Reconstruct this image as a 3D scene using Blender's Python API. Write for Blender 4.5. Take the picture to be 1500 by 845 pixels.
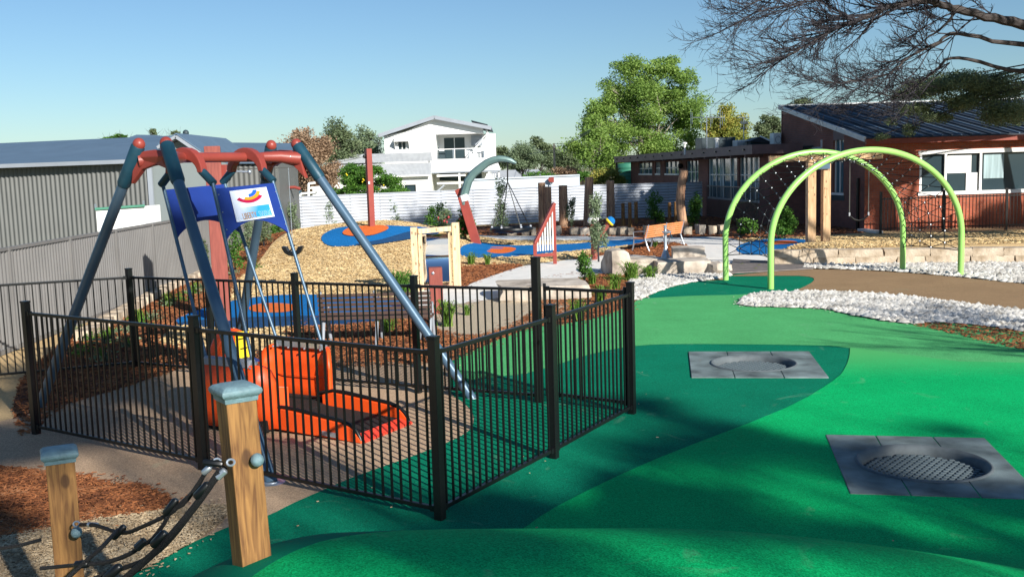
import bpy, bmesh, math, random
import numpy as np
from mathutils import Vector, Matrix
from mathutils.geometry import tessellate_polygon
random.seed(7); rng = np.random.default_rng(7)
S = bpy.context.scene
for o in list(bpy.data.objects): bpy.data.objects.remove(o)
COL = S.collection
PI = math.pi

# ---------------------------------------------------------------- camera
H = 2.9; FPX = 1480.0; PITCH = math.atan(175.5/FPX); ROLL = 0.03
Fw = Vector((0, math.cos(PITCH), -math.sin(PITCH)))
U0 = Vector((0, math.sin(PITCH), math.cos(PITCH))); R0 = Vector((1, 0, 0))
Rt = R0*math.cos(ROLL) - U0*math.sin(ROLL); Up = U0*math.cos(ROLL) + R0*math.sin(ROLL)
EYE = Vector((0, 0, H))
cam = bpy.data.cameras.new('camera'); camo = bpy.data.objects.new('camera', cam); COL.objects.link(camo)
cam.sensor_width = 36; cam.lens = 36*FPX/1500; cam.clip_start = .05; cam.clip_end = 3000
m = Matrix((Rt, Up, -Fw)).transposed().to_4x4(); m.translation = EYE
camo.matrix_world = m
S.camera = camo
S.render.resolution_x = 1024; S.render.resolution_y = 576

# ---------------------------------------------------------------- light
ELEV = math.radians(25); SD = Vector((.56, -.83, 0)).normalized()      # horizontal direction towards the sun
SUN = Vector((SD.x*math.cos(ELEV), SD.y*math.cos(ELEV), math.sin(ELEV)))
w = bpy.data.worlds.new('World'); S.world = w; w.use_nodes = True
nt = w.node_tree; bg = nt.nodes['Background']
sky = nt.nodes.new('ShaderNodeTexSky'); sky.sky_type = 'NISHITA'; sky.sun_disc = False
sky.sun_elevation = ELEV; sky.sun_rotation = math.atan2(SD.x, SD.y)
sky.air_density = 1.0; sky.dust_density = 0.25; sky.ozone_density = 3.0
tint = nt.nodes.new('ShaderNodeMix'); tint.data_type = 'RGBA'; tint.blend_type = 'MULTIPLY'; tint.inputs[0].default_value = 1; tint.inputs[7].default_value = (.74, .88, .97, 1)
nt.links.new(sky.outputs[0], tint.inputs[6]); nt.links.new(tint.outputs[2], bg.inputs[0]); bg.inputs[1].default_value = 0.070
sl = bpy.data.lights.new('sun', 'SUN'); slo = bpy.data.objects.new('sun', sl); COL.objects.link(slo)
sl.energy = 5.0; sl.angle = math.radians(0.55); sl.color = (1, .95, .87)
slo.rotation_euler = (-SUN).to_track_quat('-Z', 'Y').to_euler()
S.view_settings.view_transform = 'Standard'; S.view_settings.look = 'None'
S.view_settings.exposure = 0.66; S.view_settings.gamma = 1

# ---------------------------------------------------------------- helpers
def ray(px, py): return Fw*FPX + Rt*(px-750) - Up*(py-422.5)
def G(px, py, z=0.0):
    d = ray(px, py); return EYE + d*((z-H)/d.z)
def at(px, py, Y):
    d = ray(px, py); return EYE + d*(Y/d.y)
def V(*a): return Vector(a)

def smooth(a, b, x):
    t = max(0., min(1., (x-a)/(b-a))); return t*t*(3-2*t)
def hz(x, y):                                   # height of the far playground
    d = math.hypot((x+5.2)/(9.5 if x < -5.2 else 5.6), (y-39.5)/8.5)
    z = 1.0*(0.5+0.5*math.cos(PI*min(1, d)))
    tx = smooth(8.2, 9.6, x)
    ty = smooth(27.2, 27.9, y)*(1-smooth(29, 36, y))
    return z + .40*tx*ty

def tag(o, label=None, cat=None, group=None, kind=None):
    if label: o['label'] = label
    if cat: o['category'] = cat
    if group: o['group'] = group
    if kind: o['kind'] = kind
    return o
def thing(name, loc, label, cat, group=None):
    o = bpy.data.objects.new(name, None); COL.objects.link(o); o.location = loc
    o.empty_display_size = .2
    return tag(o, label, cat, group)
def origin(p):
    v = Vector((0, 0, 0))
    while p is not None: v += p.location; p = p.parent
    return v

class MB:
    def __init__(s): s.v = []; s.f = []
    def add(s, vs, fs):
        n = len(s.v); s.v += [tuple(v) for v in vs]; s.f += [tuple(i+n for i in f) for f in fs]; return s
    def box(s, c, size, rot=None):
        c = Vector(c); hx, hy, hz_ = size[0]/2, size[1]/2, size[2]/2
        vs = [Vector((x, y, z)) for x in (-hx, hx) for y in (-hy, hy) for z in (-hz_, hz_)]
        if rot is not None: vs = [rot @ v for v in vs]
        return s.add([c+v for v in vs], [(0,1,3,2),(4,6,7,5),(0,4,5,1),(2,3,7,6),(0,2,6,4),(1,5,7,3)])
    def bar(s, p, q, w, h, up=(0,0,1)):
        p = Vector(p); q = Vector(q); d = (q-p); L = d.length
        if L < 1e-6: return s
        d.normalize(); up = Vector(up)
        if abs(d.dot(up)) > .99: up = Vector((0,1,0))
        sd = d.cross(up).normalized(); u2 = sd.cross(d).normalized()
        vs = []
        for e in (p, q):
            for a, b in ((-1,-1),(1,-1),(1,1),(-1,1)): vs.append(e + sd*(a*w/2) + u2*(b*h/2))
        return s.add(vs, [(0,3,2,1),(4,5,6,7),(0,1,5,4),(1,2,6,5),(2,3,7,6),(3,0,4,7)])
    def tube(s, pts, r, n=8, caps=True, closed=False):
        pts = [Vector(p) for p in pts]; m_ = len(pts)
        if not hasattr(r, '__len__'): r = [r]*m_
        prev = None; rings = []
        for i, p in enumerate(pts):
            if closed: t = pts[(i+1) % m_] - pts[i-1]
            else: t = pts[min(i+1, m_-1)] - pts[max(i-1, 0)]
            if t.length < 1e-9: t = Vector((0,0,1))
            t.normalize()
            if prev is None:
                a = Vector((0,0,1)) if abs(t.z) < .9 else Vector((1,0,0))
                nx = t.cross(a).normalized()
            else:
                nx = (prev - t*prev.dot(t))
                if nx.length < 1e-6: nx = t.orthogonal()
                nx.normalize()
            prev = nx; ny = t.cross(nx)
            rings.append([p + (nx*math.cos(2*PI*k/n) + ny*math.sin(2*PI*k/n))*r[i] for k in range(n)])
        vs = [v for rr in rings for v in rr]; fs = []
        for i in range(m_-1 + (1 if closed else 0)):
            a = i*n; b = ((i+1) % m_)*n
            for k in range(n): k2 = (k+1) % n; fs.append((a+k, a+k2, b+k2, b+k))
        if caps and not closed: fs.append(tuple(reversed(range(n)))); fs.append(tuple(range((m_-1)*n, m_*n)))
        return s.add(vs, fs)
    def lathe(s, c, prof, n=16, axis=None):
        """prof: list of (r, z)"""
        c = Vector(c); vs = []; fs = []
        M = axis.to_track_quat('Z', 'Y').to_matrix() if axis is not None else Matrix.Identity(3)
        for r, z in prof:
            for k in range(n): vs.append(c + M @ Vector((r*math.cos(2*PI*k/n), r*math.sin(2*PI*k/n), z)))
        for i in range(len(prof)-1):
            for k in range(n):
                k2 = (k+1) % n; fs.append((i*n+k, i*n+k2, (i+1)*n+k2, (i+1)*n+k))
        fs.append(tuple(reversed(range(n)))); fs.append(tuple(range((len(prof)-1)*n, len(prof)*n)))
        return s.add(vs, fs)
    def ball(s, c, r, n=10):
        return s.lathe(c, [(max(.001, r*math.sin(PI*i/(n//2+1))), -r*math.cos(PI*i/(n//2+1))) for i in range(n//2+2)], n)
    def prism(s, outline, thick):
        """outline: 3D points of a planar polygon; thick: Vector offset"""
        o = [Vector(p) for p in outline]; n = len(o); t = Vector(thick)
        tri = tessellate_polygon([o])
        vs = o + [p+t for p in o]; fs = [tuple(x) for x in tri] + [tuple(n+i for i in reversed(x)) for x in tri]
        for i in range(n): j = (i+1) % n; fs.append((i, j, n+j, n+i))
        return s.add(vs, fs)
    def build(s, name, mat, parent=None, smooth=False, bevel=0, local=False):
        me = bpy.data.meshes.new(name); o0 = origin(parent) if not local else Vector((0,0,0))
        if o0.length > 0: vs = [(v[0]-o0.x, v[1]-o0.y, v[2]-o0.z) for v in s.v]
        else: vs = s.v
        me.from_pydata(vs, [], s.f); me.update()
        bm = bmesh.new(); bm.from_mesh(me)
        if len(s.f) < 60000: bmesh.ops.recalc_face_normals(bm, faces=bm.faces)
        if bevel > 0:
            es = [e for e in bm.edges if len(e.link_faces) == 2 and e.calc_face_angle(0) > .6]
            try: bmesh.ops.bevel(bm, geom=es, offset=bevel, segments=2, affect='EDGES', profile=.6)
            except Exception: pass
        bm.to_mesh(me); bm.free()
        if mat is not None: me.materials.append(mat)
        if smooth:
            me.polygons.foreach_set('use_smooth', [True]*len(me.polygons))
            if smooth != 'all':
                try: me.set_sharp_from_angle(angle=.7)
                except Exception: pass
        o = bpy.data.objects.new(name, me); COL.objects.link(o)
        if parent is not None: o.parent = parent
        return o
def inst(name, me, loc, parent, rotz=0, rot=None, scale=None):
    o = bpy.data.objects.new(name, me); COL.objects.link(o); o.parent = parent
    o.location = Vector(loc) - origin(parent)
    if rot is not None: o.rotation_euler = rot
    else: o.rotation_euler = (0, 0, rotz)
    if scale is not None: o.scale = scale
    return o
def mesh_only(mb, name, mat, smooth=False, bevel=0):
    o = mb.build(name, mat, None, smooth, bevel); me = o.data; bpy.data.objects.remove(o); return me
def copy_tree(o, parent=None):
    c = o.copy(); COL.objects.link(c); c.parent = parent
    for ch in [x for x in bpy.data.objects if x.parent == o]: copy_tree(ch, c)
    return c
def quads_mesh(name, P, mat, parent=None, k=4, kind=None):
    """P: (n,k,3) array of separate k-gons"""
    n = len(P); o0 = origin(parent); P = P - np.array(o0)
    me = bpy.data.meshes.new(name); me.vertices.add(n*k); me.vertices.foreach_set('co', P.reshape(-1).astype(np.float32))
    me.loops.add(n*k); me.loops.foreach_set('vertex_index', np.arange(n*k, dtype=np.int32))
    me.polygons.add(n); me.polygons.foreach_set('loop_start', np.arange(0, n*k, k, dtype=np.int32))
    me.polygons.foreach_set('loop_total', np.full(n, k, dtype=np.int32)); me.update(); me.validate()
    me.materials.append(mat)
    o = bpy.data.objects.new(name, me); COL.objects.link(o)
    if parent is not None: o.parent = parent
    if kind: o['kind'] = kind
    return o
def solids_mesh(name, P, F, mat, kind=None, smooth=False, parent=None):
    """P: (n,k,3) vertices of n copies; F: face list (equal sized) over k verts"""
    n, k, _ = P.shape; F = np.array(F, dtype=np.int32); fl = F.shape[1]
    idx = (F[None] + (np.arange(n, dtype=np.int32)*k)[:, None, None]).reshape(-1)
    P = P - np.array(origin(parent))
    me = bpy.data.meshes.new(name); me.vertices.add(n*k); me.vertices.foreach_set('co', P.reshape(-1).astype(np.float32))
    me.loops.add(len(idx)); me.loops.foreach_set('vertex_index', idx)
    nf = n*len(F); me.polygons.add(nf); me.polygons.foreach_set('loop_start', np.arange(0, nf*fl, fl, dtype=np.int32))
    me.polygons.foreach_set('loop_total', np.full(nf, fl, dtype=np.int32))
    if smooth: me.polygons.foreach_set('use_smooth', np.ones(nf, dtype=bool))
    me.update(); me.validate(); me.materials.append(mat)
    o = bpy.data.objects.new(name, me); COL.objects.link(o)
    if parent is not None: o.parent = parent
    if kind: o['kind'] = kind
    return o

# ---------------------------------------------------------------- materials
def new_mat(name):
    m_ = bpy.data.materials.new(name); m_.use_nodes = True
    return m_, m_.node_tree, m_.node_tree.nodes['Principled BSDF']
def mat(name, col, rough=.6, metal=0, var=.15, scale=6, bump=0, bscale=40, spec=.4, col2=None, coat=0, stretch=None):
    m_, t, b = new_mat(name); N = t.nodes; L = t.links
    tc = N.new('ShaderNodeTexCoord'); src = tc.outputs['Object']
    if stretch:
        mp = N.new('ShaderNodeMapping'); mp.inputs['Scale'].default_value = stretch; L.new(src, mp.inputs[0]); src = mp.outputs[0]
    nz = N.new('ShaderNodeTexNoise'); nz.inputs['Scale'].default_value = scale; nz.inputs['Detail'].default_value = 5
    L.new(src, nz.inputs['Vector'])
    r = N.new('ShaderNodeValToRGB'); r.color_ramp.elements[0].position = .3; r.color_ramp.elements[1].position = .7
    c = Vector(col)
    a = c*(1-var); d = Vector(col2) if col2 else c*(1+var)
    r.color_ramp.elements[0].color = (*a, 1); r.color_ramp.elements[1].color = (*[min(1, x) for x in d], 1)
    L.new(nz.outputs[0], r.inputs[0]); L.new(r.outputs[0], b.inputs['Base Color'])
    b.inputs['Roughness'].default_value = rough; b.inputs['Metallic'].default_value = metal
    b.inputs['Specular IOR Level'].default_value = spec; b.inputs['Coat Weight'].default_value = coat
    if bump:
        n2 = N.new('ShaderNodeTexNoise'); n2.inputs['Scale'].default_value = bscale; n2.inputs['Detail'].default_value = 4; L.new(src, n2.inputs['Vector'])
        bp = N.new('ShaderNodeBump'); bp.inputs['Strength'].default_value = bump; bp.inputs['Distance'].default_value = .02
        L.new(n2.outputs[0], bp.inputs['Height']); L.new(bp.outputs[0], b.inputs['Normal'])
    return m_
def island_mat(name, cols, rough=.7, transl=0, noise=.5):
    """colour differs from leaf to leaf (or chip to chip)"""
    m_, t, b = new_mat(name); N = t.nodes; L = t.links
    g = N.new('ShaderNodeNewGeometry'); tc = N.new('ShaderNodeTexCoord')
    nz = N.new('ShaderNodeTexNoise'); nz.inputs['Scale'].default_value = noise; L.new(tc.outputs['Object'], nz.inputs['Vector'])
    ad = N.new('ShaderNodeMath'); ad.operation = 'MULTIPLY_ADD'; ad.inputs[1].default_value = .55
    L.new(g.outputs['Random Per Island'], ad.inputs[0])
    mu = N.new('ShaderNodeMath'); mu.operation = 'MULTIPLY_ADD'; mu.inputs[1].default_value = 1.2; mu.inputs[2].default_value = -.37; L.new(nz.outputs[0], mu.inputs[0])
    L.new(mu.outputs[0], ad.inputs[2])
    r = N.new('ShaderNodeValToRGB'); e = r.color_ramp.elements
    e[0].color = (*cols[0], 1); e[1].color = (*cols[-1], 1)
    for i, c in enumerate(cols[1:-1]): x = e.new((i+1)/(len(cols)-1)); x.color = (*c, 1)
    L.new(ad.outputs[0], r.inputs[0]); L.new(r.outputs[0], b.inputs['Base Color'])
    b.inputs['Roughness'].default_value = rough; b.inputs['Specular IOR Level'].default_value = .3
    if transl:
        tr = N.new('ShaderNodeBsdfTranslucent'); mx = N.new('ShaderNodeMixShader'); mx.inputs[0].default_value = transl
        L.new(r.outputs[0], tr.inputs[0]); L.new(b.outputs[0], mx.inputs[1]); L.new(tr.outputs[0], mx.inputs[2])
        L.new(mx.outputs[0], N['Material Output'].inputs[0])
    return m_
def rubber(name, col, col2=None, glare=None, ring=None):
    """wet-pour rubber granules, lightly worn"""
    m_, t, b = new_mat(name); N = t.nodes; L = t.links
    tc = N.new('ShaderNodeTexCoord'); o = tc.outputs['Object']
    gr = N.new('ShaderNodeTexVoronoi'); gr.inputs['Scale'].default_value = 120; L.new(o, gr.inputs['Vector'])
    hs = N.new('ShaderNodeSeparateColor'); L.new(gr.outputs['Color'], hs.inputs[0])
    r = N.new('ShaderNodeValToRGB'); c = Vector(col)
    r.color_ramp.elements[0].color = (*(c*.66), 1); r.color_ramp.elements[1].color = (*[min(1, x*1.3+.002) for x in c], 1)
    L.new(hs.outputs[0], r.inputs[0])
    nz = N.new('ShaderNodeTexNoise'); nz.inputs['Scale'].default_value = .9; nz.inputs['Detail'].default_value = 8; nz.inputs['Roughness'].default_value = .65; L.new(o, nz.inputs['Vector'])
    mr = N.new('ShaderNodeMapRange'); mr.inputs[1].default_value = .3; mr.inputs[2].default_value = .75; mr.inputs[3].default_value = .86; mr.inputs[4].default_value = 1.1
    L.new(nz.outputs[0], mr.inputs[0])
    mx = N.new('ShaderNodeMix'); mx.data_type = 'RGBA'; mx.blend_type = 'MULTIPLY'; mx.inputs[0].default_value = 1
    L.new(r.outputs[0], mx.inputs[6]); L.new(mr.outputs[0], mx.inputs[7]); out = mx.outputs[2]
    if glare:   # sun glare painted in as a paler colour furthest up the path
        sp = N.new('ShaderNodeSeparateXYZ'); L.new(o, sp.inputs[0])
        m2 = N.new('ShaderNodeMapRange'); m2.interpolation_type = 'SMOOTHSTEP'; m2.inputs[1].default_value = glare[0]; m2.inputs[2].default_value = glare[1]
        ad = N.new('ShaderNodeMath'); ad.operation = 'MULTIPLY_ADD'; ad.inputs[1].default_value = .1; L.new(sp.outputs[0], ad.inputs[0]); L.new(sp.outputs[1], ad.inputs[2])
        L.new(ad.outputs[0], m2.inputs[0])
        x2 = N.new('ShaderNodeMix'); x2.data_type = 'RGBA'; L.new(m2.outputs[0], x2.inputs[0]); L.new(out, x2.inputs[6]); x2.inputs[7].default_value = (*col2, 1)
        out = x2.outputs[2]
    if ring:   # second colour laid outside a circle on the left
        sp = N.new('ShaderNodeSeparateXYZ'); L.new(o, sp.inputs[0])
        vd = N.new('ShaderNodeVectorMath'); vd.operation = 'MULTIPLY'; vd.inputs[1].default_value = (1, 1, 0); L.new(o, vd.inputs[0])
        v2 = N.new('ShaderNodeVectorMath'); v2.operation = 'DISTANCE'; v2.inputs[1].default_value = (ring[0], ring[1], 0); L.new(vd.outputs[0], v2.inputs[0])
        g1 = N.new('ShaderNodeMath'); g1.operation = 'GREATER_THAN'; g1.inputs[1].default_value = ring[2]; L.new(v2.outputs['Value'], g1.inputs[0])
        g2 = N.new('ShaderNodeMath'); g2.operation = 'LESS_THAN'; g2.inputs[1].default_value = ring[3]; L.new(sp.outputs[0], g2.inputs[0])
        g3 = N.new('ShaderNodeMath'); g3.operation = 'MULTIPLY'; L.new(g1.outputs[0], g3.inputs[0]); L.new(g2.outputs[0], g3.inputs[1])
        x2 = N.new('ShaderNodeMix'); x2.data_type = 'RGBA'; L.new(g3.outputs[0], x2.inputs[0]); L.new(out, x2.inputs[6]); x2.inputs[7].default_value = (*col2, 1)
        out = x2.outputs[2]
    # scuffs
    n3 = N.new('ShaderNodeTexNoise'); n3.inputs['Scale'].default_value = 2.3; n3.inputs['Detail'].default_value = 9; n3.inputs['Distortion'].default_value = 1.2; L.new(o, n3.inputs['Vector'])
    r3 = N.new('ShaderNodeMapRange'); r3.inputs[1].default_value = .64; r3.inputs[2].default_value = .74; r3.inputs[3].default_value = 0; r3.inputs[4].default_value = .22; L.new(n3.outputs[0], r3.inputs[0])
    x3 = N.new('ShaderNodeMix'); x3.data_type = 'RGBA'; L.new(r3.outputs[0], x3.inputs[0]); L.new(out, x3.inputs[6]); x3.inputs[7].default_value = (.25, .42, .28, 1)
    L.new(x3.outputs[2], b.inputs['Base Color'])
    b.inputs['Roughness'].default_value = .9; b.inputs['Specular IOR Level'].default_value = .06
    bp = N.new('ShaderNodeBump'); bp.inputs['Strength'].default_value = .35; bp.inputs['Distance'].default_value = .004
    L.new(gr.outputs['Distance'], bp.inputs['Height']); L.new(bp.outputs[0], b.inputs['Normal'])
    return m_
def wood(name, c1, c2, scale=3, axis='Z', knots=True, rough=.7):
    m_, t, b = new_mat(name); N = t.nodes; L = t.links
    tc = N.new('ShaderNodeTexCoord'); mp = N.new('ShaderNodeMapping'); L.new(tc.outputs['Object'], mp.inputs[0])
    st = {'Z': (14, 14, 1.2), 'X': (1.2, 14, 14), 'Y': (14, 1.2, 14)}[axis]; mp.inputs['Scale'].default_value = st
    nz = N.new('ShaderNodeTexNoise'); nz.inputs['Scale'].default_value = scale; nz.inputs['Detail'].default_value = 6; nz.inputs['Distortion'].default_value = .8; L.new(mp.outputs[0], nz.inputs['Vector'])
    r = N.new('ShaderNodeValToRGB'); r.color_ramp.elements[0].position = .33; r.color_ramp.elements[1].position = .68
    r.color_ramp.elements[0].color = (*c1, 1); r.color_ramp.elements[1].color = (*c2, 1); L.new(nz.outputs[0], r.inputs[0]); out = r.outputs[0]
    if knots:
        m3 = N.new('ShaderNodeMapping'); m3.inputs['Scale'].default_value = tuple(7 if s > 2 else 4 for s in st); L.new(tc.outputs['Object'], m3.inputs[0])
        vo = N.new('ShaderNodeTexVoronoi'); vo.inputs['Scale'].default_value = 1; L.new(m3.outputs[0], vo.inputs['Vector'])
        kr = N.new('ShaderNodeMapRange'); kr.inputs[1].default_value = .13; kr.inputs[2].default_value = .20; kr.inputs[3].default_value = .75; kr.inputs[4].default_value = 0; L.new(vo.outputs['Distance'], kr.inputs[0])
        mx = N.new('ShaderNodeMix'); mx.data_type = 'RGBA'; L.new(kr.outputs[0], mx.inputs[0]); L.new(out, mx.inputs[6]); mx.inputs[7].default_value = (c1[0]*.35, c1[1]*.3, c1[2]*.3, 1); out = mx.outputs[2]
    L.new(out, b.inputs['Base Color']); b.inputs['Roughness'].default_value = rough
    bp = N.new('ShaderNodeBump'); bp.inputs['Strength'].default_value = .4; bp.inputs['Distance'].default_value = .004; L.new(nz.outputs[0], bp.inputs['Height']); L.new(bp.outputs[0], b.inputs['Normal'])
    return m_
def brick_mat(name, c1, c2, mortar, rot=0):
    m_, t, b = new_mat(name); N = t.nodes; L = t.links
    tc = N.new('ShaderNodeTexCoord'); mp = N.new('ShaderNodeMapping'); L.new(tc.outputs['Object'], mp.inputs[0])
    sp = N.new('ShaderNodeSeparateXYZ'); L.new(tc.outputs['Object'], sp.inputs[0])
    ad = N.new('ShaderNodeMath'); ad.operation = 'ADD'; L.new(sp.outputs[0], ad.inputs[0]); L.new(sp.outputs[1], ad.inputs[1])
    cb = N.new('ShaderNodeCombineXYZ'); L.new(ad.outputs[0], cb.inputs[0]); L.new(sp.outputs[2], cb.inputs[1])
    br = N.new('ShaderNodeTexBrick'); br.inputs['Scale'].default_value = 1; br.inputs['Brick Width'].default_value = .24; br.inputs['Row Height'].default_value = .086
    br.inputs['Mortar Size'].default_value = .008; br.inputs['Color1'].default_value = (*c1, 1); br.inputs['Color2'].default_value = (*c2, 1); br.inputs['Mortar'].default_value = (*mortar, 1)
    L.new(cb.outputs[0], br.inputs['Vector'])
    nz = N.new('ShaderNodeTexNoise'); nz.inputs['Scale'].default_value = .8; nz.inputs['Detail'].default_value = 8; L.new(tc.outputs['Object'], nz.inputs['Vector'])
    mr = N.new('ShaderNodeMapRange'); mr.inputs[1].default_value = .3; mr.inputs[2].default_value = .7; mr.inputs[3].default_value = .75; mr.inputs[4].default_value = 1.15; L.new(nz.outputs[0], mr.inputs[0])
    mx = N.new('ShaderNodeMix'); mx.data_type = 'RGBA'; mx.blend_type = 'MULTIPLY'; mx.inputs[0].default_value = 1
    L.new(br.outputs[0], mx.inputs[6]); L.new(mr.outputs[0], mx.inputs[7]); L.new(mx.outputs[2], b.inputs['Base Color'])
    b.inputs['Roughness'].default_value = .85; b.inputs['Specular IOR Level'].default_value = .2
    bp = N.new('ShaderNodeBump'); bp.inputs['Strength'].default_value = .5; bp.inputs['Distance'].default_value = .01; bp.invert = True
    L.new(br.outputs['Fac'], bp.inputs['Height']); L.new(bp.outputs[0], b.inputs['Normal'])
    return m_
def glass_dark(name, col=(.03, .05, .06), rough=.08):
    m_, t, b = new_mat(name); b.inputs['Base Color'].default_value = (*col, 1); b.inputs['Roughness'].default_value = rough
    b.inputs['Specular IOR Level'].default_value = .25 if rough < .09 else .6
    return m_

M = {}
M['black'] = mat('black_powder_coat', (.006, .007, .0075), .36, 0, .1, 20, .06, 300, .4)
M['teal'] = rubber('teal_green_rubber', (.0015, .185, .100))
M['emerald'] = rubber('emerald_rubber', (.002, .42, .125), (.085, .42, .13), glare=(13.3, 15.8))
M['mound'] = rubber('emerald_mound_rubber', (.002, .42, .125), (.0015, .185, .100), ring=(.95, 3.3, 2.35, .6))
M['light'] = rubber('glare_green_rubber', (.085, .40, .14))  # the green paint with sun glare put into its colour
M['tan'] = rubber('tan_rubber', (.47, .33, .215))
M['tanpath'] = rubber('tan_path_rubber', (.31, .205, .115))
M['blue'] = rubber('blue_rubber', (.012, .155, .42))
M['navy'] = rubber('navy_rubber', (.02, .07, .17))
M['orangepad'] = rubber('orange_rubber', (.72, .16, .04))
M['concrete'] = mat('pale_concrete', (.74, .72, .67), .85, 0, .07, 3, .25, 90)
M['sandbed'] = mat('crushed_stone', (.50, .41, .29), .95, 0, .22, 60, .8, 120)
M['mulchbase'] = mat('mulch_base', (.12, .042, .02), .95, 0, .55, 22, 1.0, 60)
M['chipbase'] = mat('woodchip_base', (.55, .385, .19), .95, 0, .22, 26, .6, 70)
M['chipnear'] = mat('woodchip_near_base', (.36, .26, .15), .95, 0, .4, 50, 1.0, 80)
M['pebblebase'] = mat('pebble_base', (.26, .24, .21), .95, 0, .4, 30, 1.0, 60)
M['earth'] = mat('dry_earth', (.17, .16, .07), .95, 0, .35, .6, .4, 20)
M['mulch'] = island_mat('mulch_chips', [(.06, .022, .010), (.18, .062, .024), (.36, .13, .045), (.32, .16, .08)], .85, 0, 3)
M['chips'] = island_mat('wood_chips', [(.40, .25, .11), (.64, .46, .22), (.76, .60, .35)], .85, 0, 2)
M['chips2'] = island_mat('wood_chips_near', [(.19, .13, .07), (.44, .33, .20), (.66, .54, .36)], .85, 0, 3)
M['pebble'] = island_mat('white_pebbles', [(.22, .20, .17), (.66, .63, .57), (.84, .82, .77)], .7, 0, 2)
M['redsteel'] = mat('red_brown_paint', (.26, .046, .034), .42, 0, .1, 3, .05, 100, coat=.1)
M['redpost'] = wood('red_stained_timber', (.20, .045, .033), (.29, .07, .05), 2, 'Z', False)
M['bluesteel'] = mat('slate_blue_steel', (.075, .135, .20), .38, .25, .14, 3, .05, 100)
M['sleeve'] = mat('dark_teal_sleeve', (.012, .055, .085), .45, .1, .2, 6, .1, 60)
M['galv'] = mat('galvanised_steel', (.42, .47, .52), .38, .7, .12, 8, .05, 100)
M['panelblue'] = mat('royal_blue_panel', (.014, .04, .22), .42, 0, .06, 3)
M['orange'] = mat('orange_plastic', (.78, .085, .012), .38, 0, .06, 2, .04, 60, coat=.15)
M['mat_black'] = mat('black_tread', (.011, .010, .010), .9, 0, .3, 60, .5, 200)
M['yellow'] = mat('yellow_label', (.80, .62, .03), .5, 0, .05, 3)
M['lime'] = mat('lime_green_paint', (.30, .60, .15), .3, 0, .06, 2, .03, 60, coat=.3)
M['rope'] = mat('black_rope', (.009, .009, .010), .6, 0, .5, 160, .8, 220)
M['wirerope'] = mat('grey_rope', (.10, .10, .09), .6, .2, .2, 50)
M['knot'] = mat('pale_clamp', (.55, .58, .62), .4, .5, .1, 20)
M['pine'] = wood('treated_pine', (.14, .058, .016), (.38, .19, .055), 3.2)
M['lightpine'] = wood('pale_timber', (.55, .38, .22), (.78, .60, .38), 1.5, 'Z', True)
M['cap'] = mat('blue_grey_cap', (.17, .27, .30), .55, 0, .2, 14, .3, 60)
M['log'] = wood('weathered_log', (.25, .13, .08), (.60, .36, .21), 1.2)
M['warmpine'] = wood('warm_square_timber', (.42, .25, .12), (.64, .43, .24), 1.5, 'Z', True)
M['brownslat'] = wood('dark_brown_slat', (.045, .022, .016), (.075, .04, .028), 2, 'X', False)
M['orangeslat'] = wood('orange_timber_slat', (.52, .17, .055), (.70, .27, .10), 2, 'X', False)
M['sandstone'] = mat('sandstone', (.42, .31, .20), .9, 0, .3, 2.2, .9, 14, col2=(.62, .52, .40))
M['boulder'] = mat('pale_boulder', (.36, .29, .23), .92, 0, .35, 2.5, 1, 9, col2=(.62, .55, .46))
M['corr'] = mat('zinc_sheet', (.43, .46, .51), .5, .1, .12, 1.3, .03, 30)
M['corrflat'] = mat('pale_metal_wall', (.56, .62, .68), .5, .1, .1, 1.0)
M['greyfence'] = mat('grey_steel_fence', (.19, .185, .18), .5, .1, .08, 1.5)
M['shedwall'] = mat('grey_shed_wall', (.135, .14, .135), .55, .1, .06, 1)
M['shedplain'] = mat('plain_shed_wall', (.19, .22, .22), .6, 0, .05, .5)
M['blueroof'] = mat('blue_grey_roof', (.095, .15, .215), .6, .0, .08, 1)
M['white'] = mat('white_paint', (.80, .80, .78), .5, 0, .03, 1)
M['whiteshed'] = mat('white_tank', (.80, .82, .80), .5, 0, .03, 1)
M['greytrim'] = mat('grey_trim', (.28, .31, .35), .6, 0, .08, 1)
M['lightroof'] = mat('light_metal_roof', (.50, .52, .53), .5, .2, .08, 2)
M['glass'] = glass_dark('dark_glass')
M['glassblue'] = glass_dark('blue_glass', (.05, .13, .17), .1)
M['curtain'] = mat('pale_curtain', (.30, .40, .42), .8, 0, .35, 2.2, .3, 5, stretch=(3, 3, .15))
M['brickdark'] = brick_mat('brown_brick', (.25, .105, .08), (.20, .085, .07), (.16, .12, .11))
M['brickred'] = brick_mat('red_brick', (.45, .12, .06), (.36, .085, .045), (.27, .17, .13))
M['fascia'] = mat('brown_fascia', (.13, .085, .09), .6, 0, .12, 3)
M['darkroof'] = mat('dark_metal_roof', (.02, .028, .04), .6, 0, .3, 1)
M['tank'] = mat('green_tank', (.04, .20, .13), .5, 0, .1, 1)
M['darkbox'] = mat('dark_roof_unit', (.03, .05, .06), .5, 0, .2, 2)
M['paver'] = mat('grey_rubber_paver', (.145, .185, .185), .75, 0, .6, 2.6, .3, 160)
M['rubbermat'] = mat('grey_trampoline_link', (.085, .115, .13), .5, 0, .3, 25)
M['rubberrim'] = mat('dark_rubber_rim', (.10, .12, .13), .7, 0, .2, 8)
M['hole'] = mat('dark_pit', (.01, .01, .012), .9, 0, .1, 5)
M['plank'] = mat('grey_decking', (.16, .14, .13), .8, 0, .25, 8, .4, 40)
M['mirror'] = mat('polished_steel', (.82, .85, .88), .04, 1, .01, 1)
M['arcgreen'] = mat('grey_green_paint', (.12, .20, .19), .4, .2, .1, 3)
M['bark'] = mat('grey_bark', (.050, .042, .040), .9, 0, .35, 9, .8, 30)
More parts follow.
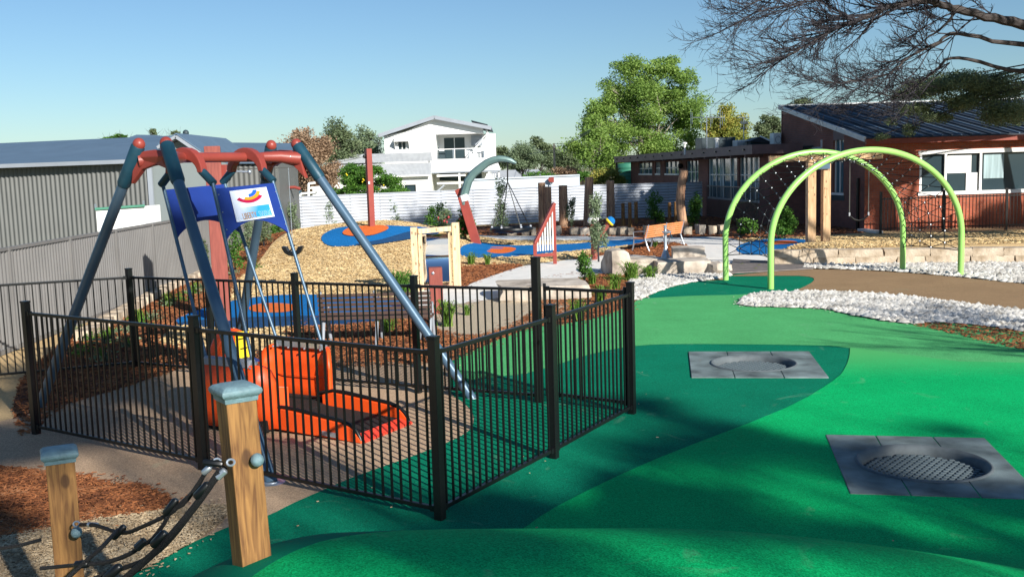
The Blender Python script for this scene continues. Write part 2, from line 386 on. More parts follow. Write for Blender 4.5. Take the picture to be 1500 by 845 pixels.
M['twig'] = mat('twig_bark', (.026, .024, .030), .9, 0, .3, 9)
M['palebark'] = mat('pale_bark', (.32, .28, .23), .9, 0, .3, 6)
M['signwhite'] = mat('pale_sign_plate', (.62, .68, .80), .35, 0, .03, 2)
M['signblue'] = None
M['leafA'] = island_mat('bright_green_leaves', [(.09, .17, .035), (.21, .34, .07), (.37, .50, .13)], .6, .4, .45)
M['leafB'] = island_mat('olive_leaves', [(.07, .10, .05), (.15, .20, .10), (.26, .31, .16)], .6, .35, .4)
M['leafC'] = island_mat('dark_green_leaves', [(.035, .085, .015), (.08, .20, .03), (.17, .34, .05)], .5, .35, .8)
M['leafD'] = island_mat('rusty_leaves', [(.18, .12, .08), (.36, .24, .15), (.50, .37, .25)], .7, .3, .6)
M['leafE'] = island_mat('yellow_orange_leaves', [(.12, .17, .04), (.30, .34, .07), (.52, .38, .08)], .6, .35, .8)
M['leafF'] = island_mat('grey_green_leaves', [(.09, .13, .07), (.20, .27, .15), (.33, .40, .26)], .6, .35, .5)
M['strap'] = island_mat('strappy_leaves', [(.04, .09, .015), (.12, .24, .03), (.30, .38, .10)], .55, .25, 2)
M['flower'] = mat('pink_flowers', (.6, .08, .10), .6)
# ---------------------------------------------------------------- the ground
def catmull(pts, n=6, closed=True):
    out = []; m_ = len(pts)
    for i in range(m_):
        p0, p1, p2, p3 = pts[i-1], pts[i], pts[(i+1) % m_], pts[(i+2) % m_]
        for k in range(n):
            t = k/n
            out.append(tuple(.5*((2*p1[j]) + (-p0[j]+p2[j])*t + (2*p0[j]-5*p1[j]+4*p2[j]-p3[j])*t*t + (-p0[j]+3*p1[j]-3*p2[j]+p3[j])*t**3) for j in range(2)))
    return out
def gpoly(px, smoothn=5):
    """closed outline on flat ground from points read off the photograph"""
    return [G(x, y).to_2d().to_tuple() for x, y in px] if not smoothn else catmull([G(x, y).to_2d().to_tuple() for x, y in px], smoothn)
def inside(P, poly):
    x, y = P[:, 0], P[:, 1]; c = np.zeros(len(P), bool); q = np.array(poly)
    j = len(q)-1
    for i in range(len(q)):
        cnd = ((q[i,1] > y) != (q[j,1] > y)) & (x < (q[j,0]-q[i,0])*(y-q[i,1])/(q[j,1]-q[i,1]+1e-12)+q[i,0])
        c ^= cnd; j = i
    return c
PADS = []
def sheet(name, px, material, z, smoothn=4, drape=False, kind='structure', holes=()):
    pts = gpoly(px, smoothn)
    hl = [[(t.x+.66*math.cos(2*PI*k/24), t.y+.66*math.sin(2*PI*k/24)) for k in range(24)] for t in holes]
    tri = tessellate_polygon([[Vector((x, y, 0)) for x, y in pts]] + [[Vector((x, y, 0)) for x, y in h] for h in hl])
    allp = pts + [q for h in hl for q in h]
    me = bpy.data.meshes.new(name); me.from_pydata([(x, y, z) for x, y in allp], [], [tuple(t) for t in tri])
    bm = bmesh.new(); bm.from_mesh(me)
    if drape:
        for it in range(5):
            es = [e for e in bm.edges if e.calc_length() > .9]
            if not es: break
            bmesh.ops.subdivide_edges(bm, edges=es, cuts=1)
            bmesh.ops.triangulate(bm, faces=bm.faces)
        for v in bm.verts: v.co.z = z + hz(v.co.x, v.co.y)
    bmesh.ops.recalc_face_normals(bm, faces=bm.faces)
    for f in bm.faces:
        if f.normal.z < 0: f.normal_flip()
    bm.to_mesh(me); bm.free(); me.materials.append(material)
    if 'soft_fall' in name or 'path' in name: PADS.append(pts)
    if drape: me.polygons.foreach_set('use_smooth', [True]*len(me.polygons))
    o = bpy.data.objects.new(name, me); COL.objects.link(o); tag(o, kind=kind)
    return pts

mb = MB(); mb.add([(-900,-300,-.03),(900,-300,-.03),(900,1400,-.03),(-900,1400,-.03),(-11.9,2.1,-.03),(21.9,2.1,-.03),(21.9,53.9,-.03),(-11.9,53.9,-.03)], [(0,1,5,4),(1,2,6,5),(2,3,7,6),(3,0,4,7)])
tag(mb.build('ground', M['earth']), kind='structure')
nx, ny = 90, 130; xs = np.linspace(-12, 22, nx); ys = np.linspace(2, 54, ny)
mb = MB(); mb.v = [(x, y, hz(x, y)) for y in ys for x in xs]
TR1 = sum((G(*p) for p in ((1014,517),(1192,517),(1206,555),(1007,555))), V(0,0,0))/4; TR2 = sum((G(*p) for p in ((1214,640),(1463,645),(1505,735),(1240,726))), V(0,0,0))/4
mb.f = [(j*nx+i, j*nx+i+1, (j+1)*nx+i+1, (j+1)*nx+i) for j in range(ny-1) for i in range(nx-1) if min(math.hypot(xs[i]+.19-t.x, ys[j]+.2-t.y) for t in (TR1, TR2)) > .95]
tag(mb.build('woodchip_ground', M['chipbase'], smooth='all'), kind='structure')

E = .004
P_bedL = sheet('mulch_bed', [(30,640),(30,560),(100,497),(180,452),(330,392),(392,356),(470,343),(465,352),(400,376),(352,408),(335,440),(270,468),(232,500),(270,508),(330,515),(420,520),(430,530),(350,532),(270,541),(190,567),(100,594)], M['mulchbase'], E, 3, True)
P_bedB = sheet('garden_bed', [(560,338),(640,334),(740,330),(880,322),(1028,317),(1135,322),(1300,331),(1300,338),(1150,348),(1060,350),(1000,348),(740,345),(640,346)], M['mulchbase'], E, 3, True)
P_m1 = sheet('mulch_strip', [(425,533),(440,470),(620,463),(640,482),(700,492),(760,470),(795,440),(790,412),(840,402),(890,398),(925,405),(932,441),(880,465),(830,475),(770,485),(700,513),(664,529),(600,534)], M['mulchbase'], E, 3)
P_m2 = sheet('mulch_patch', [(672,388),(700,386),(765,389),(735,402),(700,413),(672,422)], M['mulchbase'], E, 3)
P_m3 = sheet('mulch_under_bench', [(838,381),(870,371),(905,366),(925,360),(950,352),(1000,354),(1012,362),(985,377),(930,378),(890,376)], M['mulchbase'], E, 3)
P_m7 = sheet('mulch_edge', [(1328,474),(1404,470),(1600,480),(1600,526),(1480,510),(1404,492)], M['mulchbase'], 2*E, 3)
P_sand = sheet('crushed_stone', [(628,462),(640,444),(730,434),(790,428),(860,436),(862,458),(800,470),(760,478),(700,498),(645,486)], M['sandbed'], 2*E, 3)
P_conc = sheet('concrete_path', [(596,450),(604,428),(675,421),(700,412),(760,392),(800,385),(870,377),(893,373),(930,374),(985,377),(1010,362),(990,356),(1000,349),(1060,348),(1092,358),(1084,371),(1135,374),(1136,386),(1070,386),(1063,399),(1000,402),(890,402),(862,406),(790,418),(730,437),(640,449)], M['concrete'], 3*E, 3)
sheet('back_path', [(560,352),(640,346.5),(740,346),(880,346.5),(1001,348.5),(1001,356),(880,353),(740,352.5),(640,352)], M['concrete'], 2*E, 2, True)
P_padC = sheet('blue_soft_fall', [(672,372),(684,366),(712,361),(760,360),(830,358),(880,354),(930,351),(945,353),(930,358),(880,364),(830,369),(760,376),(700,378),(680,377)], M['blue'], 4*E, 4, True)
sheet('orange_soft_fall', [(712,369),(722,364),(745,362.5),(756,365),(748,370),(730,372)], M['orangepad'], 5*E, 4, True)
sheet('blue_soft_fall', [(257,472),(300,452),(360,438),(430,432),(500,434),(600,440),(600,462),(520,474),(430,477),(330,480)], M['blue'], 4*E, 4)
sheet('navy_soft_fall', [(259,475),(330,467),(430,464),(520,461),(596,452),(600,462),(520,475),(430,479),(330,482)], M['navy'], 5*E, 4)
sheet('orange_soft_fall', [(365,452),(375,447),(400,445),(428,447),(436,452),(420,458),(390,459),(370,457)], M['orangepad'], 6*E, 4)
sheet('blue_soft_fall', [(1078,366),(1090,357),(1120,351),(1160,350),(1192,354),(1190,361),(1160,367),(1130,372),(1095,374)], M['blue'], 4*E, 4, True)
sheet('orange_soft_fall', [(1119,357),(1135,353.5),(1160,353.5),(1169,356.5),(1155,360),(1130,360)], M['orangepad'], 5*E, 4, True)
# the pad round the tall red pole lies on the chip mound: placed by world position on the slope
def slope_at(px, py):
    lo, hi = 20., 60.
    d = ray(px, py); d = d/d.y
    y = 24.
    while y < 60:
        p = EYE + d*y
        if p.z <= hz(p.x, p.y): return p
        y += .05
    return EYE + d*44
def sheet_slope(name, px, material, dz):
    pts = catmull([slope_at(x, y).to_2d().to_tuple() for x, y in px], 4)
    tri = tessellate_polygon([[Vector((x, y, 0)) for x, y in pts]])
    bm = bmesh.new(); vs = [bm.verts.new((x, y, 0)) for x, y in pts]
    for t in tri: bm.faces.new([vs[i] for i in t])
    for it in range(4):
        es = [e for e in bm.edges if e.calc_length() > .7]
        if not es: break
        bmesh.ops.subdivide_edges(bm, edges=es, cuts=1); bmesh.ops.triangulate(bm, faces=bm.faces)
    for v in bm.verts: v.co.z = hz(v.co.x, v.co.y) + dz
    bmesh.ops.recalc_face_normals(bm, faces=bm.faces)
    for f in bm.faces:
        if f.normal.z < 0: f.normal_flip()
    me = bpy.data.meshes.new(name); bm.to_mesh(me); bm.free(); me.materials.append(material); PADS.append(pts)
    o = bpy.data.objects.new(name, me); COL.objects.link(o); tag(o, kind='structure')
sheet_slope('blue_soft_fall', [(471,352),(476,343),(500,334),(550,331.6),(600,333),(640,336),(640,344),(600,351),(540,359),(500,362),(480,360)], M['blue'], .03)
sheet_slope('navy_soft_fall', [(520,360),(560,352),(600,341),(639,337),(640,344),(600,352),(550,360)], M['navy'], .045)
sheet_slope('orange_soft_fall', [(502,343),(512,336),(540,332.6),(565,333),(568,338),(548,346),(525,348),(508,347)], M['orangepad'], .06)

# play surface in the foreground
P_green = sheet('green_play_surface', [(120,900),(187,848),(250,812),(330,775),(391,757),(430,738),(494,710),(531,695),(629,660),(687,632),(693,607),(678,590),(661,576),(657,545),(661,527),(700,511),(770,483),(830,474),(880,464),(930,441),(960,428),(990,418),(1020,413),(1063,410),(1068,404),(1120,397.5),(1190,394),(1194,411),(1240,430),(1404,440),(1620,470),(1620,1000),(900,1150),(100,1150)], M['teal'], 3*E, 3, holes=(TR1, TR2))
sheet('glare_green_band', [(664,533),(700,511.6),(770,484),(830,475),(880,465),(930,442),(955,437.5),(1020,434),(1070,433),(1111,431),(1180,428),(1300,436),(1404,446),(1620,500),(1620,545),(1404,533),(1245,511),(1190,507),(1010,505),(930,508),(870,519),(820,534),(770,548),(700,556),(670,560)], M['light'], 4*E, 3)
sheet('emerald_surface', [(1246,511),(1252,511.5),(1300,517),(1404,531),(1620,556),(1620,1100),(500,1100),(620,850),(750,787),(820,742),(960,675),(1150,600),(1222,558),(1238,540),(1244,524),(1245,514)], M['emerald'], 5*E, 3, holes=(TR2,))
P_tanR = sheet('tan_path', [(1072,405.5),(1120,400),(1190,395.5),(1300,399),(1404,407),(1620,425),(1620,474),(1404,447),(1285,432),(1200,430),(1140,432),(1168,425.5),(1193,411),(1170,405)], M['tanpath'], 5*E, 3)
P_tan = sheet('tan_floor', [(-120,740),(-60,640),(100,592),(190,565),(270,539),(350,530),(480,526),(600,532),(657,529),(656,560),(661,576),(678,590),(693,607),(687,632),(629,660),(531,695),(494,710),(430,738),(391,757),(330,775),(250,812),(187,848),(120,900),(-100,900)], M['tan'], 2*E, 3)
P_chipN = sheet('woodchip_patch', [(-60,900),(-60,775),(112,764),(165,757),(240,748),(331,742),(330,760),(300,785),(230,826),(185,850),(120,900)], M['chipnear'], 3*E, 3)
P_mulN = sheet('mulch_patch', [(-60,790),(-60,690),(112,698),(140,705),(170,712),(200,712),(225,720),(252,734),(240,749),(200,757),(150,762),(60,778)], M['mulchbase'], 4*E, 3)
P_pebA = sheet('pebble_bed', [(931,441),(927,425),(925,412),(960,400),(1000,397),(1050,398),(1064,400),(1066,406),(1020,413.5),(990,419),(960,429)], M['pebblebase'], 4*E, 3)
P_pebB = sheet('pebble_bed', [(1083,443),(1110,433),(1180,429.5),(1290,434),(1404,447),(1620,474),(1620,500),(1404,475),(1320,475),(1240,461),(1200,453.5),(1120,451),(1090,449)], M['pebblebase'], 6*E, 3)
P_pebC = sheet('pebble_bed', [(1178,395),(1190,388),(1300,388),(1404,386),(1620,386),(1620,424),(1404,407),(1300,398.5),(1190,394.5)], M['pebblebase'], 6*E, 3)

# the rubber mound the camera stands on
def mz(x, y):
    ax = x + .35
    sx = 2.75 if ax < 0 else 6.5
    px_ = max(0, abs(ax) - (0.55 if ax < 0 else .9))/sx*1.0
    py_ = max(0, y-4.35)/3.35
    d = min(1, math.hypot(px_, py_))
    top = 1.175 - .03*max(0, ax)
    return top*(.5+.5*math.cos(PI*d))
nx, ny = 130, 90; xs = np.linspace(-4.3, 8, nx); ys = np.linspace(-3, 8.2, ny)
mb = MB(); mb.v = [(x, y, mz(x, y)+.006) for y in ys for x in xs]
fz = [[mz(x, y) for x in xs] for y in ys]
for j in range(ny-1):
    for i in range(nx-1):
        if max(fz[j][i], fz[j+1][i], fz[j][i+1], fz[j+1][i+1]) < .002: continue
        mb.f.append((j*nx+i, j*nx+i+1, (j+1)*nx+i+1, (j+1)*nx+i))
tag(mb.build('rubber_mound', M['mound'], smooth='all'), kind='structure')

# ---------------------------------------------------------------- loose material
def scatter(poly, n, zf=None, seed=0):
    r = np.random.default_rng(seed); q = np.array(poly); lo = q.min(0); hi = q.max(0); out = np.zeros((0, 2))
    lo = np.maximum(lo, (-12, 3)); hi = np.minimum(hi, (20, 54))
    while len(out) < n:
        P = r.uniform(lo, hi, (n*2, 2)); out = np.vstack([out, P[inside(P, poly)]])
        if len(out) == 0: break
    return out[:n]
def slivers(name, poly, n, ln, wd, material, z0, seed, drape=False, lift=.02, within=None):
    P = scatter(poly, n, seed=seed)
    for q_ in PADS: P = P[~inside(P, q_)]
    r = np.random.default_rng(seed+99); n = len(P)
    a = r.uniform(0, 2*PI, n); L = r.uniform(.4, 1, n)*ln; W = r.uniform(.5, 1, n)*wd; tilt = r.normal(0, .16, n)
    z = r.uniform(.1, 1, n)*lift + z0
    if drape: z = z + np.array([hz(x, y) for x, y in P])
    d = np.stack([np.cos(a)*np.cos(tilt), np.sin(a)*np.cos(tilt), np.sin(tilt)], 1); s = np.stack([-np.sin(a), np.cos(a), r.normal(0, .3, n)], 1)
    c = np.stack([P[:, 0], P[:, 1], z + np.abs(np.sin(tilt))*L*.4], 1)
    u = np.zeros((n, 3)); u[:, 2] = wd*.35
    A = [c-d*L[:,None]/2-s*W[:,None]/2, c+d*L[:,None]/2-s*W[:,None]*.3, c+d*L[:,None]/2+s*W[:,None]*.3, c-d*L[:,None]/2+s*W[:,None]/2]
    V8 = np.stack(A + [c+u-d*L[:,None]*.4, c+u+d*L[:,None]*.4], 1)
    solids_mesh(name, V8, [(0,1,5,4),(1,2,5,5),(2,3,4,5),(3,0,4,4)] if False else [(0,1,5),(0,5,4),(1,2,5),(2,3,4),(2,4,5),(3,0,4)], material, 'stuff')
slivers('mulch_chips', P_mulN, 9000, .075, .016, M['mulch'], 4*E, 1, lift=.03)
slivers('wood_chips', P_chipN, 15000, .045, .011, M['chips2'], 3*E, 2, lift=.02)
slivers('mulch_chips', P_bedL, 16000, .12, .035, M['mulch'], E, 3, True, .03)
slivers('mulch_chips', P_m1, 14000, .09, .028, M['mulch'], E, 4, lift=.03)
slivers('mulch_chips', P_m2, 2500, .12, .04, M['mulch'], E, 5)
slivers('mulch_chips', P_m3, 3500, .13, .045, M['mulch'], E, 6)
slivers('mulch_chips', P_m7, 2500, .09, .025, M['mulch'], 2*E, 7)
slivers('mulch_chips', P_bedB, 7000, .16, .06, M['mulch'], E, 8, True)
chipA = [G(x, y).to_2d().to_tuple() for x, y in ((232,500),(330,440),(345,410),(400,378),(470,352),(672,345),(672,440),(600,430),(590,460),(440,468),(420,520),(260,512))]
slivers('wood_chips', chipA, 26000, .12, .045, M['chips'], 0, 9, True, .02)
chipB = [G(x, y).to_2d().to_tuple() for x, y in ((672,352),(940,352),(900,368),(800,384),(672,392))]
slivers('wood_chips', chipB, 9000, .14, .05, M['chips'], 0, 10, True, .02)
chipC = [(8.3,28.2),(20,28.2),(20,38),(8.8,38)]
slivers('wood_chips', chipC, 13000, .13, .05, M['chips'], 0, 11, True, .03)
def pebbles(poly, n, rad, z0, seed):
    P = scatter(poly, n, seed=seed); r = np.random.default_rng(seed+5); n = len(P)
    base = np.array([(1,0,0),(.3,.95,0),(-.8,.6,0),(-.8,-.6,0),(.3,-.95,0),(0,0,.62),(.25,.3,.5)])[:6]
    a = r.uniform(0, 2*PI, n); s = (r.uniform(.3, 1.0, n)**1.6*1.5+.25)*rad; st = r.uniform(.6, 1.3, (n, 1))
    x = base[None,:,0]*st; y = np.repeat(base[None,:,1], n, 0); ca, sa = np.cos(a)[:,None], np.sin(a)[:,None]
    X = (x*ca-y*sa)*s[:,None]+P[:,:1]; Y = (x*sa+y*ca)*s[:,None]+P[:,1:2]; Z = base[None,:,2]*s[:,None]*r.uniform(.7,1.5,(n,1)) + z0 + r.uniform(0,rad*.4,(n,1))
    X += r.normal(0, rad*.12, X.shape); Y += r.normal(0, rad*.12, Y.shape)
    solids_mesh('white_pebbles', np.stack([X, Y, Z], 2), [(0,1,5),(1,2,5),(2,3,5),(3,4,5),(4,0,5)], M['pebble'], 'stuff')
pebbles(P_pebA, 6500, .055, 4*E, 21); pebbles(P_pebB, 9000, .055, 6*E, 22); pebbles(P_pebC, 7000, .06, 6*E, 23)

def spill(poly, n, dist, ln, wd, material, z0, seed, name):
    r = random.Random(seed); q = [Vector((x, y, 0)) for x, y in poly]; P = []
    for k in range(n):
        i = r.randrange(len(q)); p = q[i-1].lerp(q[i], r.random()) + V(r.gauss(0,dist), r.gauss(0,dist), 0)
        if p.x < -12 or p.x > 20 or p.y < 3: continue
        a = r.uniform(0, PI); L = ln*r.uniform(.4,1)/2; W = wd*r.uniform(.5,1)/2; d = V(math.cos(a), math.sin(a), 0)*L; s = V(-math.sin(a), math.cos(a), 0)*W
        P.append([p-d-s+V(0,0,z0), p+d-s+V(0,0,z0), p+d+s+V(0,0,z0+.004), p-d+s+V(0,0,z0+.006)])
    quads_mesh(name, np.array([[tuple(v) for v in f] for f in P]), material, None, kind='stuff')
spill(P_mulN, 260, .10, .06, .014, M['mulch'], 6*E, 1, 'stray_bark'); spill(P_chipN, 420, .09, .04, .010, M['chips2'], 6*E, 2, 'stray_chips')
spill(P_m1, 700, .14, .08, .024, M['mulch'], 6*E, 3, 'stray_bark'); spill(P_conc, 500, .16, .10, .03, M['mulch'], 5*E, 4, 'stray_bark')
spill(P_pebB, 260, .10, .05, .04, M['pebble'], 8*E, 5, 'stray_pebbles'); spill(P_pebA, 160, .10, .05, .04, M['pebble'], 7*E, 6, 'stray_pebbles')
spill(P_green, 120, 1.6, .03, .012, M['chips2'], 7*E, 7, 'stray_chips')
# ---------------------------------------------------------------- black pool-type fence round the swing
def gz(p, z): return V(p.x, p.y, z)
P0 = G(645,762); P1 = G(812,672); P2 = G(926,607); PL = G(790,590); B1 = G(613,576); B2 = G(440,562); B4 = G(199,540)
B3 = B2.lerp(B4, .5)
F1 = G(298,688); F2 = F1 + (F1-P0)*.98; F3 = F2 + (F1-P0)*.98
B5 = B4 + V(-1.5, -.55, 0)*1.5
fence = thing('metal_fence', P0, 'black metal picket fence around the accessible swing, with square posts', 'fence')
post_me = mesh_only(MB().box((0,0,.77),(.075,.075,1.54)).box((0,0,1.552),(.084,.084,.022)), 'fence_post', M['black'], bevel=.004)
tall_me = mesh_only(MB().box((0,0,.90),(.09,.09,1.80)).box((0,0,1.812),(.098,.098,.022)), 'latch_post', M['black'], bevel=.004)
picket_me = mesh_only(MB().box((0,0,.765),(.017,.017,1.33)), 'picket', M['black'])
FR = P2-P0; rz = math.atan2(FR.y, FR.x)
def run(a, b, parent, spacing=.1, gap=.05, z0=.1, z1=1.42):
    d = (b-a); L = d.length; d.normalize(); ang = math.atan2(d.y, d.x)
    for z in (z0, z1):
        MB().bar(gz(a+d*gap, z), gz(b-d*gap, z), .036, .036).build('rail', M['black'], parent, bevel=.004)
        for e, sgn in ((a, 1), (b, -1)):
            MB().box(gz(e+d*sgn*(gap+.012), z), (.05,.048,.05), Matrix.Rotation(ang, 3, 'Z')).build('bracket', M['black'], parent)
    n = int((L-2*gap)/spacing)
    for i in range(n):
        t = gap + (L-2*gap)*(i+.5)/n
        inst('picket', picket_me, a+d*t, parent, ang)
for p in (P0, P1, P2, B1, B2, B3, B4, F1, F2, B5): inst('post', post_me, p, fence, rz)
inst('latch_post', tall_me, PL, fence, rz)
for a, b in ((P0,P1),(P1,P2),(PL,B1),(B1,B2),(B2,B3),(B3,B4),(P0,F1),(F1,F2),(B4,B5)): run(a, b, fence)
gate = thing('gate', P2, 'black metal gate between the tall latch post and the right corner post', 'gate')
d = (PL-P2).normalized()
run(P2+d*.06, PL-d*.12, gate, z0=.14, z1=1.44, gap=.02)
MB().bar(gz(PL-d*.12, .1), gz(PL-d*.12, 1.5), .038, .038).build('stile', M['black'], gate, bevel=.004)
MB().bar(gz(P2+d*.075, .1), gz(P2+d*.075, 1.5), .038, .038).build('stile', M['black'], gate, bevel=.004)
MB().box(gz(PL-d*.14, 1.16)+V(.02,-.05,0), (.07,.06,.16)).ball(gz(PL-d*.16, 1.2)+V(.03,-.07,0), .045).build('latch', M['black'], gate, True)

# ---------------------------------------------------------------- accessible swing
u2 = V(.49,.87,0).normalized(); w2 = V(u2.y,-u2.x,0)
C0 = V(-3.54,12.4,0); S0 = V(-2.95,11.88,0)
swing = thing('accessible_swing', C0, 'orange wheelchair platform swing hung from a slate blue and red A-frame', 'swing')
Zb = 3.14; LL = C0 - u2*.88; RR = C0 + u2*1.12
base2 = G(398,707); base3 = G(692,584); base4 = V(-4.45,15.9,0); base1 = V(-6.16,12.8,0)
def zz(v, z): return V(v.x, v.y, z)
MB().tube([zz(LL,Zb), zz(RR,Zb)], .06, 16).build('beam', M['redsteel'], swing, True)
for top, bs, sg in ((LL, base1, -1), (LL, base2, 1), (RR, base3, 1), (RR, base4, -1)):
    sd = -1 if top is LL else 1
    t = zz(top + w2*sg*.25 + u2*sd*.10, 3.24)
    b = bs.copy(); b.z = .0
    dv = (b-t).normalized(); t0 = t - dv*.06
    leg = MB().tube([t0 + dv*.3, b], .062, 16).build('leg', M['bluesteel'], swing, True)
    MB().tube([t0, t0+dv*.02, t0+dv*.52, t0+dv*.55], [.066,.078,.078,.068], 16).build('sleeve', M['sleeve'], leg, True)
    MB().ball(t0-dv*.015, .072, 12).build('end_cap', M['redsteel'], leg, True)
    MB().lathe(b, [(.13,.0),(.13,.008),(.075,.012),(.07,.02)], 16).build('foot_plate', M['galv'], leg, True)
for sd, e in ((-1, LL), (1, RR)):
    # gusset plates joining the beam to both legs
    o_ = []
    prof = [(-.36,-.36),(-.30,.02),(-.16,.10),(0,.115),(.16,.10),(.30,.02),(.36,-.36),(.20,-.16),(0,-.09),(-.20,-.16)]
    pts = [zz(e + w2*a + u2*sd*(.03+abs(a)*.16), Zb+b*.8) for a, b in prof]
    c_ = MB(); t = u2*.07
    n = len(pts); c_.prism([p - t/2 for p in pts], t)
    c_.build('gusset', M['redsteel'], swing, bevel=.012)
    c_ = MB()
    for sg in (-1, 1):
        pp = [zz(e - u2*sd*.34, Zb), zz(e - u2*sd*.12 + w2*sg*.1, Zb), zz(e + w2*sg*.26 + u2*sd*.08, Zb-.03)]
        c_.tube(pp, [.062,.075,.09], 12)
    c_.build('joint_arm', M['redsteel'], swing, True)
rods = {}
for su in (-1, 1):
    k = C0 + u2*su*.5
    prof_o = []; prof_i = []
    for i in range(13):
        a = PI*i/12; prof_o.append((math.cos(a)*.30, math.sin(a)*.30-.19)); prof_i.append((math.cos(a)*.225, math.sin(a)*.16-.19))
    pts = [zz(k + w2*a, Zb+b+.01) for a, b in prof_o + prof_i[::-1]]
    sad = MB().prism([p - u2*.05 for p in pts], u2*.10).build('hanger_saddle', M['redsteel'], swing, bevel=.012)
    for sw in (-1, 1):
        j = zz(k + w2*sw*.27, Zb-.18)
        MB().tube([j + w2*sw*-.02+V(0,0,.02), zz(k + w2*sw*.43, Zb-.31)], .048, 12).build('pivot', M['sleeve'], sad, True)
        bt = zz(S0 + u2*su*.6 + w2*sw*.36, .80)
        tp = zz(k + w2*sw*.41, Zb-.29)
        rods[(su, sw)] = (tp, bt)
        rod = MB().tube([tp, tp.lerp(bt,.55)], .022, 10).tube([tp.lerp(bt,.5), bt], .02, 10).build('hanger_rod', M['bluesteel'], swing, True)
        MB().lathe(bt - V(0,0,.03), [(.045,0),(.045,.05),(.025,.07)], 10).build('rod_foot', M['galv'], rod, True)
def rp(su, sw, z):
    t, b = rods[(su, sw)]; return t.lerp(b, (t.z-z)/(t.z-b.z))
for sw in (1, -1):
    n = 14; pts = [rp(-1, sw, 2.77), rp(1, sw, 2.81)]
    for i in range(n+1):
        s_ = 1 - i/n; a = rp(-1, sw, 2.18 + .20*math.sin(PI*s_)**.8); b = rp(1, sw, 2.18 + .20*math.sin(PI*s_)**.8)
        pts.append(a.lerp(b, s_))
    nrm = w2*.018*sw
    panel = MB().prism(pts, nrm).build('side_panel', M['panelblue'], swing)
    if sw == -1: 
        pts = [rp(-1,-1,2.78), rp(-1,-1,2.3), rp(-1,1,2.3), rp(-1,1,2.78)]
    for i in range(3):
        for su in (-1, 1):
            q = rp(su, sw, 2.7-.2*i); MB().ball(q + w2*.025*sw - u2*.03*su, .009, 6).build('bolt', M['galv'], panel)
# lower dark brace panel between the two sides
pts = [rp(1,-1,2.5), rp(1,-1,2.2), rp(1,1,2.2), rp(1,1,2.5)]

# sign on the near panel
def pan(s_, z, off=.03): return rp(-1, 1, z).lerp(rp(1, 1, z), s_) + w2*off
q = [pan(.20,2.735), pan(.82,2.765), pan(.82,2.405), pan(.20,2.375)]
sign = MB().prism(q, w2*.006).build('sign', M['signwhite'], swing)
ms, tt, bb = new_mat('sign_blue_fade')
tc = tt.nodes.new('ShaderNodeTexCoord'); sp = tt.nodes.new('ShaderNodeSeparateXYZ'); tt.links.new(tc.outputs['Generated'], sp.inputs[0])
rr = tt.nodes.new('ShaderNodeValToRGB'); e = rr.color_ramp.elements; e[0].color = (.62,.68,.80,1); e[0].position = .1; e[1].color = (.03,.30,.62,1); e[1].position = .6
tt.links.new(sp.outputs[0], rr.inputs[0]); tt.links.new(rr.outputs[0], bb.inputs['Base Color']); bb.inputs['Roughness'].default_value = .35
def sp2(a, b, off=.038):   # sign coordinates a: 0..1 left-right, b: 0..1 bottom-top
    return pan(.20+.62*a, 2.375+.36*b+.03*a, off)
MB().prism([sp2(.05,.43), sp2(.93,.43), sp2(.93,.07), sp2(.05,.07)], w2*.001).build('colour_panel', ms, sign)
def arcband(r0, r1, a0, a1, m_, cx=.46, cy=.97):
    n = 12; o = []; i_ = []
    for k in range(n+1):
        a = math.radians(a0+(a1-a0)*k/n)
        o.append(sp2(cx+r1*math.cos(a), cy+r1*math.sin(a)*.95)); i_.append(sp2(cx+r0*math.cos(a), cy+r0*math.sin(a)*.95))
    MB().prism(o+i_[::-1], w2*.002).build('emblem_band', m_, sign)
arcband(.34,.44,-140,-35, mat('emblem_red',(.45,.01,.06),.4))
arcband(.245,.34,-115,-15, mat('emblem_amber',(.80,.33,.02),.4))
arcband(.14,.245,-90,-5, mat('emblem_blue',(.02,.12,.55),.4))
def text_on(s, size, origin_pt, xdir, ydir, name, m_, parent, spacing=1.0, xs=1.0):
    cu = bpy.data.curves.new(name, 'FONT'); cu.body = s; cu.size = size; cu.extrude = .0015; cu.space_character = spacing
    o = bpy.data.objects.new('tmp', cu); COL.objects.link(o); bpy.context.view_layer.update()
    me = bpy.data.meshes.new_from_object(o.evaluated_get(bpy.context.evaluated_depsgraph_get())); bpy.data.objects.remove(o)
    X = xdir.normalized(); Y = (ydir - X*ydir.dot(X)).normalized(); Z = X.cross(Y)
    mt = Matrix((X*xs, Y, Z)).transposed().to_4x4(); mt.translation = origin_pt - origin(parent)
    me.transform(mt); me.materials.clear(); me.materials.append(m_)
    ob = bpy.data.objects.new(name, me); COL.objects.link(ob); ob.parent = parent
xd = sp2(1,.1)-sp2(0,.1); yd = sp2(0,1)-sp2(0,0); W_ = xd.length
text_on('LIBERTY', W_*.17, sp2(.17,.05,.041), xd, yd, 'lettering', mat('gold_lettering',(.36,.17,.03),.4), sign, 1.0, .60)
text_on('SWING', W_*.17, sp2(.60,.05,.041), xd, yd, 'lettering', mat('pale_blue_lettering',(.25,.50,.66),.4), sign, 1.05, .62)
